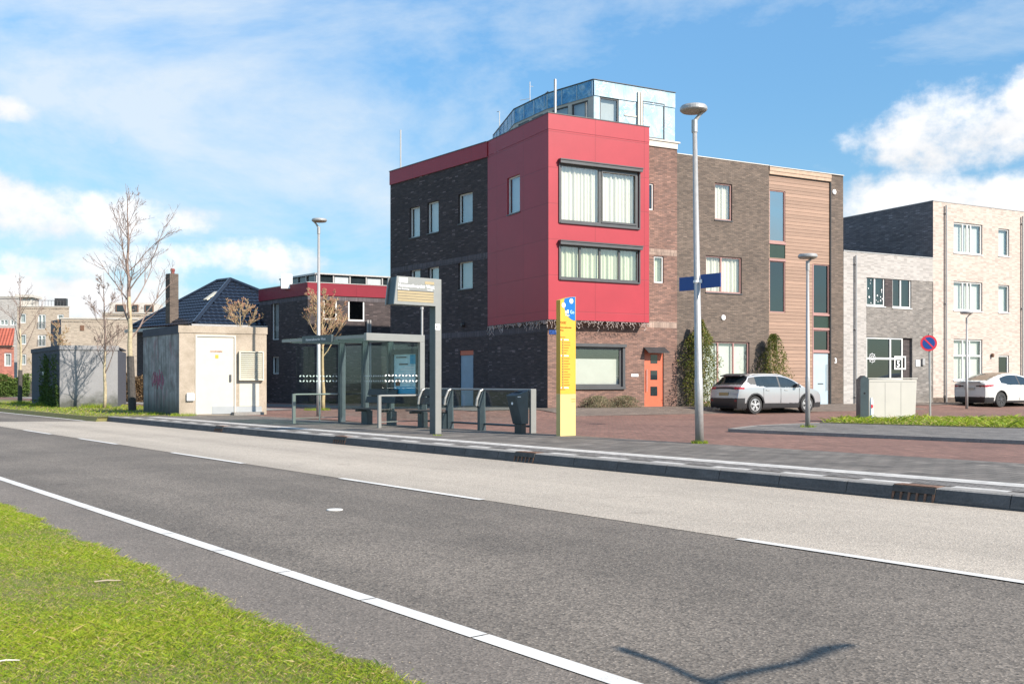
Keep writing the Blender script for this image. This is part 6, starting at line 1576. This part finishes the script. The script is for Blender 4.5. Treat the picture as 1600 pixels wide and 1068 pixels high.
for s_ in (-1, 1):
    add(suv, 'door_mirror', 'carblack', lambda m: m.obox((2.72, s_ * .86, .99), (.13, 0, 0), (0, s_ * .20, .02), (0.03, 0, .14)), bevel=.03)
    for xh in (1.32, 2.25): add(suv, 'door_handle', 'galv', lambda m: m.box(xh, xh + .17, min(s_ * .885, s_ * .915), max(s_ * .885, s_ * .915), .885, .912))
    add(suv, 'roof_rail', 'galv', lambda m: m.tube([(.75, s_ * .60, 1.46), (.9, s_ * .61, 1.50), (2.1, s_ * .61, 1.51), (2.4, s_ * .60, 1.45)], .016, 6))
    add(suv, 'reflector', 'taillight', lambda m: m.box(.005, .06, min(s_ * .62, s_ * .76), max(s_ * .62, s_ * .76), .47, .53))
    for xg in (1.20, 2.06, 3.0):
        add(suv, 'door_gap', 'carblack', lambda m: m.box(xg, xg + .012, min(s_ * .87, s_ * .899), max(s_ * .87, s_ * .899), .42, .97))
th = atan2(FD.y, FD.x)
def place(root, wx, wy, wheel_world, z, th):
    R = Matrix.Rotation(th, 3, 'Z'); o = Vector((wheel_world[0], wheel_world[1], 0)) - R @ Vector((wx, wy, 0)); root.location = (o.x, o.y, z); root.rotation_euler = (0, 0, th)
wv = atY(1178.5, 37.7); place(suv, .82, -.80, wv, G(wv.x, wv.y) + .012, th)
# white fastback
PT = [(.12, .24), (.04, .36), (.0, .52), (.01, .70), (.03, .88), (.02, 1.02), (-.01, 1.13), (.08, 1.16), (.35, 1.23), (.9, 1.45), (1.5, 1.60), (2.0, 1.625), (2.6, 1.56), (3.2, 1.33), (3.75, 1.04), (4.2, .92), (4.55, .78), (4.70, .60), (4.74, .45), (4.70, .30), (4.64, .24)]
def t_cls(x, y, z, kind, side, zt):
    belt = 1.02 + .07 * max(0, min(1, (1.6 - x) / .8))
    if kind == 'side':
        for wx in (.95, 3.84):
            if math.hypot(x - wx, z - .36) < .43 and z < .80: return 'wheel_arch_trim:carblack'
        if z < .30 and .3 < x < 4.4: return 'sill_trim:carblack'
        if x < .45 and z < .46: return 'rear_diffuser:carblack'
        top = zt - .13
        if x < .42 and .92 + x * .12 < z < 1.02 + x * .05: return 'tail_light:taillight'
        if .95 < x < 3.6 and z > belt + .03 * (x < 1.3) and z < top and z > belt and x < 3.65 - (z - 1.02) * 1.7:
            if 2.18 < x < 2.26: return 'pillar:carblack'
            return 'side_window:carglass'
        return 'body:whitecar'
    if x > .30 and x < 1.6 and z > 1.22 and y < .60: return 'rear_window:glassroofcar'
    if 1.6 <= x < 2.7 and y < .60: return 'glass_roof:glassroofcar'
    if 2.75 < x < 3.7 and y < .68: return 'windscreen:carglass'
    if x < .4 and z < .48: return 'rear_diffuser:carblack'
    if x < .2 and .93 < z < 1.01 and y > .50: return 'tail_light:taillight'
    return 'body:whitecar'
tes, _ = car('parked_car', 'white fastback car with bronze-tinted rear glass, cut by the photo right edge', 'car', .945, PT, 4.74, (.95, 3.84), .355, 1.05, .26, t_cls, 'whitecar', .40, grp='cars parked in front of the houses', rim='rimdark', endr=.15)
add(tes, 'spoiler', 'whitecar', lambda m: m.raw([(-.06, -.62, 1.15), (.22, -.66, 1.20), (.22, .66, 1.20), (-.06, .62, 1.15), (-.05, -.6, 1.185), (.25, -.64, 1.235), (.25, .64, 1.235), (-.05, .6, 1.185)], [(0, 1, 2, 3), (7, 6, 5, 4), (0, 4, 5, 1), (3, 2, 6, 7), (0, 3, 7, 4)]))
add(tes, 'licence_plate', 'platewhite', lambda m: m.box(-.012, .03, -.26, .26, .80, .91))
for s_ in (-1, 1):
    add(tes, 'door_mirror', 'carblack', lambda m: m.obox((3.02, s_ * .92, 1.02), (.13, 0, 0), (0, s_ * .20, .02), (0.03, 0, .13)), bevel=.03)
    add(tes, 'tail_light_cover', 'carblack', lambda m: m.box(.0, .035, min(s_ * .34, s_ * .60), max(s_ * .34, s_ * .60), .945, 1.0))
    for xh in (1.50, 2.40): add(tes, 'door_handle', 'galv', lambda m: m.box(xh, xh + .2, min(s_ * .94, s_ * .957), max(s_ * .94, s_ * .957), .90, .918))
    for xg in (1.35, 2.24, 3.25): add(tes, 'door_gap', 'louvre', lambda m: m.box(xg, xg + .01, min(s_ * .93, s_ * .958), max(s_ * .93, s_ * .958), .34, 1.0))
wv = atY(1562, 45.6); place(tes, .95, -.85, wv, G(wv.x, wv.y) + .004, th)

# ---------------------------------------------------------------- vegetation
def leafmass(mb, tone, rnd, n, shape, size, tb=0.0):
    for i in range(n):
        p, nn = shape(rnd); s_ = size * rnd.uniform(.6, 1.4)
        d = Vector((rnd.gauss(0, 1), rnd.gauss(0, 1), rnd.gauss(0, .8))).normalized(); e_ = d.cross(Vector((rnd.gauss(0, 1), rnd.gauss(0, 1), rnd.gauss(0, 1)))).normalized()
        mb.face([p - d * s_, p + e_ * s_ * .5, p + d * s_, p - e_ * s_ * .5])
        cl_ = .5 + .5 * sin(p.x * 5 + p.z * 7) * sin(p.y * 6 + p.z * 4)
        tn = min(1, max(0, rnd.gauss(.35 + .3 * cl_ + tb, .2))); tone += [tn] * 4
def bush(name, P, H, rad, n, size, mat, label, cat, seed=1, stem='bark', irregular=.25, zb_=0, group=None):
    rnd = random.Random(seed); root = empty(name, P, label, cat, group); P = Vector(P)
    mb = MB().use(M[mat]); tone = []; ph = [rnd.uniform(0, 6) for _ in range(6)]
    def shape(r):
        h = r.random() ** .9; a = r.uniform(0, 2 * pi); R = rad(h)
        R *= 1 + irregular * (sin(a * 3 + ph[0] + h * 5) + .7 * sin(a * 5 + ph[1] - h * 9) + .5 * sin(h * 23 + ph[2]))
        q = R * r.random() ** .45
        return P + Vector((q * cos(a), q * sin(a), zb_ + h * (H - zb_))), None
    leafmass(mb, tone, rnd, n, shape, size); mb.tone = tone; mb.build('foliage', M[mat], root)
    sb = MB().use(M[stem])
    for k in range(5): a = rnd.uniform(0, 6.28); sb.tube([P, P + Vector((rad(.5) * .3 * cos(a), rad(.5) * .3 * sin(a), H * .5)), P + Vector((rad(.8) * .6 * cos(a), rad(.8) * .6 * sin(a), H * .92))], [.03, .02, .008], 5)
    sb.build('stem', M[stem], root); return root
p = FB.p(FB.t(1082), G(7, 40), .55)
bush('climbing_shrub', p, 3.6, lambda h: .80 * (1 - .5 * h ** 2.0) * (1 if h < .75 else 1 - (h - .75) * 3.0), 10500, .036, 'leaf', 'tall narrow evergreen shrub against the wall between orange door and white blinds', 'shrub', 3)
p = FB.p(FB.t(1196), .37, .5)
bush('climbing_shrub', p, 3.1, lambda h: 1.05 * (1 - h) ** .8 + .10, 6500, .036, 'leaf', 'pointed evergreen shrub behind the silver SUV, left of the larch boards', 'shrub', 5)
for u_, lab, sd_ in ((924, 'low grey-green lavender clump under the frosted window, left one', 7), (967, 'low grey-green lavender clump nearer the orange door', 8)):
    p = FB.p(FB.t(u_), .33, .45); bush('lavender', p, .52, lambda h: .62 * (1 - h ** 3) ** .5, 3800, .022, 'leaflav', lab, 'shrub', sd_, group='lavender clumps under the window')
for (q_, lab) in (((-8.5, 43.5), 'weeds at the foot of the yellow-twigged tree'),): tuft((q_[0], q_[1], G(*q_)), 500, .6, .12, lab)
def hedge(name, c, d, L, W_h, H, n, mat, label, seed, size=.06):
    root = empty(name, c, label, 'hedge'); rnd = random.Random(seed); mb = MB().use(M[mat]); tone = []; c = Vector(c); d = Vector(d).normalized(); w = Vector((-d.y, d.x, 0))
    def shape(r):
        f_ = r.random()
        a = r.uniform(0, L); b = r.uniform(-.5, .5) * W_h; h = r.random() ** .7 * H * (1 + .12 * sin(a * 3 + 1))
        if f_ < .6: b = -.5 * W_h * r.uniform(.75, 1.05)
        return c + d * a + w * b + Vector((0, 0, h)), None
    leafmass(mb, tone, rnd, n, shape, size); mb.tone = tone; mb.build('foliage', M[mat], root)
    m = MB().use(M['barkdark']); m.obox(c + d * .1 - w * W_h * .3, d * (L - .2), w * W_h * .6, (0, 0, H * .75)); m.build('branches', M['barkdark'], root)
hedge('hedge', atY(-40, 80, .15), (1, .02, 0), 4.6, 1.0, 1.7, 7000, 'leafgreen', 'clipped dark green hedge at the left edge beyond the bare tree', 11, .08)
hedge('hedge', atY(183, 60, .15), (1, .1, 0), 2.6, .9, 1.75, 5000, 'leafbrown', 'brown winter hedge between the dark box and the concrete kiosk', 12, .06)
# ivy on the dark box
iv = MB().use(M['leafgreen']); tone = []; rnd = random.Random(21)
def ivs(r):
    t_ = tb_ - r.uniform(0, tb_ * .62); h = r.random() ** 1.6 * 2.6
    if sin(t_ * 3.1) * .5 + .5 < r.random() * h / 2.2: h *= .4
    return FBs.p(t_, .15 + h, r.uniform(.01, .14)), None
def ivs2(r):
    t_ = tb_ - 3.2 + r.gauss(0, .55) * (1.2 + .5 * sin(r.random() * 6)); return FBs.p(min(tb_ - .1, t_), .15 + r.random() ** 1.2 * 2.5 + .2 * sin(t_ * 5), r.uniform(.01, .10)), None
leafmass(iv, tone, rnd, 2600, ivs, .05, -.35); leafmass(iv, tone, rnd, 1300, ivs2, .05, -.35); iv.tone = tone
ivo = empty('ivy', (bc.x, bc.y, .15), 'dark ivy climbing the shaded left side of the grey utility box', 'ivy'); iv.build('foliage', M['leaf'], ivo)
for u_, Y_, lab, n_, r_ in ((70, 50.5, 'low scrubby weeds at the left foot of the dark box', 900, .8), (150, 47.6, 'weeds along the front foot of the grey box', 700, .7), (32, 55.6, 'weeds around the foot of the leftmost bare tree', 500, .5), (285, 36.2, 'weeds at the front corner of the concrete kiosk', 350, .5), (250, 38.0, 'weeds along the shaded side of the kiosk', 500, .8)):
    q_ = atY(u_, Y_, .16); tuft(tuple(q_), n_, r_, .22 if Y_ > 45 else .12, lab)
p = atY(80, 51.2, .155); bush('bramble', p, .55, lambda h: .75 * (1 - h ** 2) ** .5, 1500, .05, 'leafgreen', 'low bramble at the foot of the ivy-covered side', 'shrub', 31)

def tree(P, H, r0, fb, spread, seed, label, barkm='bark', twigm='twig', wrap=None, nb=16, rise=.9, dens=1.0, lean=(0, 0), buds=0, tmin=.006, name='bare_tree', base_r=None, group='bare trees'):
    rnd = random.Random(seed); root = empty(name, P, label, 'tree', group); P = Vector(P)
    T = MB().use(M[barkm]); C = MB().use(M[twigm]); Bd = MB().use(M['bud'])
    pts = []; rs = []; n = 14; w = Vector((0, 0, 0))
    for i in range(n + 1):
        h = i / n; pts.append(P + Vector((lean[0] * h + w.x, lean[1] * h + w.y, H * h))); rs.append(max(tmin, r0 * (1 - h) ** .85)); w += Vector((rnd.gauss(0, .02), rnd.gauss(0, .02), 0)) * H / 6
    ic = max(1, int(n * (fb / H + .25))); T.tube(pts[:ic + 1], rs[:ic + 1], 9); C.tube(pts[ic:], rs[ic:], 6)
    if wrap: k = int(n * wrap / H) + 1; W2 = MB().use(M['barkdark']); tp_ = P.lerp(pts[k], wrap / (pts[k].z - P.z)); W2.tube([P - Vector((0, 0, .05)), tp_], [r0 * 1.25, r0 * 1.1], 10); W2.build('trunk_wrap', M['barkdark'], root)
    def at(h):
        f_ = h / H * n; i = min(n - 1, int(f_)); return pts[i].lerp(pts[i + 1], f_ - i), rs[i]
    def grow(p, d, L, r, lvl):
        k = 5 if lvl < 2 else 3; q = [p]; rr_ = [r]; dd = d.copy()
        for i in range(k):
            dd = (dd + Vector((rnd.gauss(0, .13), rnd.gauss(0, .13), rnd.gauss(.05, .07)))).normalized(); q.append(q[-1] + dd * L / k); rr_.append(max(tmin * .8, r * (1 - (i + 1) / k * .85)))
        C.tube(q, rr_, 5 if lvl == 0 else (4 if lvl == 1 else 3), cap=False)
        if buds and lvl >= 2:
            for b_ in q[1:]: 
                if rnd.random() < buds: s_ = .022; Bd.face([b_ + Vector((s_, 0, 0)), b_ + Vector((0, 0, s_)), b_ + Vector((-s_, 0, 0)), b_ - Vector((0, 0, s_))])
        if lvl < 3:
            m_ = int((6, 5, 3)[lvl] * dens)
            for j in range(m_):
                f_ = rnd.uniform(.22, .97); i = min(k - 1, int(f_ * k)); b_ = q[i].lerp(q[i + 1], f_ * k - i)
                ax = Vector((rnd.gauss(0, 1), rnd.gauss(0, 1), rnd.gauss(0, .5) + .25)).normalized(); nd = (dd * 1.0 + ax * .75).normalized()
                grow(b_, nd, L * rnd.uniform(.32, .55) * (1.1 - f_ * .4), max(tmin, r * .42), lvl + 1)
    for i in range(nb):
        f_ = (i + rnd.random()) / nb; h = fb + (H * .93 - fb) * f_; b_, br = at(h); a = i * 2.4 + rnd.uniform(-.4, .4)
        L = spread * (1 - f_) ** .65 * rnd.uniform(.75, 1.15) + .25; el_ = rise * rnd.uniform(.8, 1.2)
        grow(b_, Vector((cos(a) * cos(el_), sin(a) * cos(el_), sin(el_))), L, max(tmin * 1.2, br * .42), 0)
    T.build('trunk', M[barkm], root, smooth=True); C.build('crown', M[twigm], root)
    if buds: Bd.build('buds', M['bud'], root, kind='stuff')
    return root
p = atY(207, 43.0, .155); tree(p, 9.8, .135, 3.0, 3.6, 17, 'largest bare tree, left of the concrete kiosk, with a dark wrap round its lower trunk', wrap=2.35, nb=17, lean=(-.25, .2), dens=.85)
p = atY(163, 46.7, .155); tree(p, 6.4, .085, 1.5, 2.0, 23, 'slender pale-barked bare tree in front of the grey utility box', nb=16, rise=.8)
p = atY(31, 56.0, .155); tree(p, 7.4, .10, 2.7, 2.4, 31, 'bare tree at the left edge with dark lower trunk', wrap=1.9, nb=12, rise=.85, dens=.75)
p = atY(505, 44.0, .155); tree(p, 5.4, .09, 2.3, 1.65, 41, 'small ochre-twigged tree with reddish buds behind the bus shelter', 'twigyellow', 'twigyellow', nb=20, rise=.85, dens=1.15, buds=.35, tmin=.009)
p = atY(377, 42.0, .155); tree(p, 4.6, .07, 3.2, .95, 43, 'pale bare shrub tree whose crown shows above the concrete kiosk', 'twigyellow', 'twigyellow', nb=12, rise=.9, dens=1.0, buds=.15, tmin=.008)
p = atY(62, 66, .155); tree(p, 3.4, .05, 1.2, 1.2, 47, 'small pale sapling behind the dark box', 'twigyellow', 'twigyellow', nb=12, rise=.7, tmin=.012)
p = atY(88, 66, .155); tree(p, 5.4, .06, 2.6, 1.0, 48, 'yellowish young tree just above the roof of the dark box', 'twigyellow', 'twigyellow', nb=14, rise=.8, tmin=.012, buds=.2)
# near-camera shadow caster: unseen two-armed post, added and shaped to cast the V shadow
def behind():
    el_t = math.tan(SUN_EL)
    def up(u, v, h): g_ = px(u, v, 0); return Vector((g_.x - SH.x * h / el_t, g_.y - SH.y * h / el_t, h))
    vtx = up(1105, 1066, 3.0); e0_ = up(968, 1010, 3.3); e1_ = up(1330, 1006, 3.3)
    lp.location = (vtx.x, vtx.y, 0); WORLD_ORG[lp.name] = Vector((vtx.x, vtx.y, 0))
    m = MB().use(M['galv']); m.tube([(vtx.x, vtx.y, 0), (vtx.x, vtx.y, 3.0)], [.06, .035], 12); m.build('pole', M['galv'], lp)
    for e_, c_ in ((e0_, .1), (e1_, -.05)):
        m = MB().use(M['galv']); mid = vtx.lerp(e_, .55) + Vector((0, 0, -.03)); m.tube([vtx, vtx.lerp(e_, .2), mid, vtx.lerp(e_, .85) + Vector((0, 0, .02)), e_], [.028, .026, .024, .036, .022], 8); m.build('arm', M['galv'], lp)
behind()
# street side behind the camera: what the windows and car paint reflect
def opp(name, x0, x1, y, h, mat, label, wn_):
    F = Fac((x1, y), (-1, .05)); L = x1 - x0; root = empty(name, (x0, y, 0), label, 'house'); m = MB().use(M[mat]); hs = []
    for i in range(wn_):
        for z in (1.2, 4.2, 7.2):
            if z + 1.5 < h: a = L * (i + .3) / wn_; hs.append((a, a + 1.5, z, z + 1.5))
    wall(m, F, 0, L, 0, h, hs); m.build('wall', M[mat], root)
    for r in hs: m = MB().use(M['carglass']); fbox(m, F, *r, -.2, -.1); m.build('window', M['carglass'], root)
    m = MB().use(M['roofing']); m.obox(F.p(0, h - .1, 0), F.d * L, -F.n * 9, (0, 0, .15)); m.build('roof', M['roofing'], root)
opp('brick_house', -26, 2, -26, 7.5, 'brick_red', 'red-brown brick row across the road behind the camera, left part', 7)
opp('brick_house', 12, 34, -38, 6.0, 'brick_beige', 'pale brick row across the road behind the camera, right part', 6)
strip('verge', -60, -14, -60, 160, M['grassbase'], -.01)
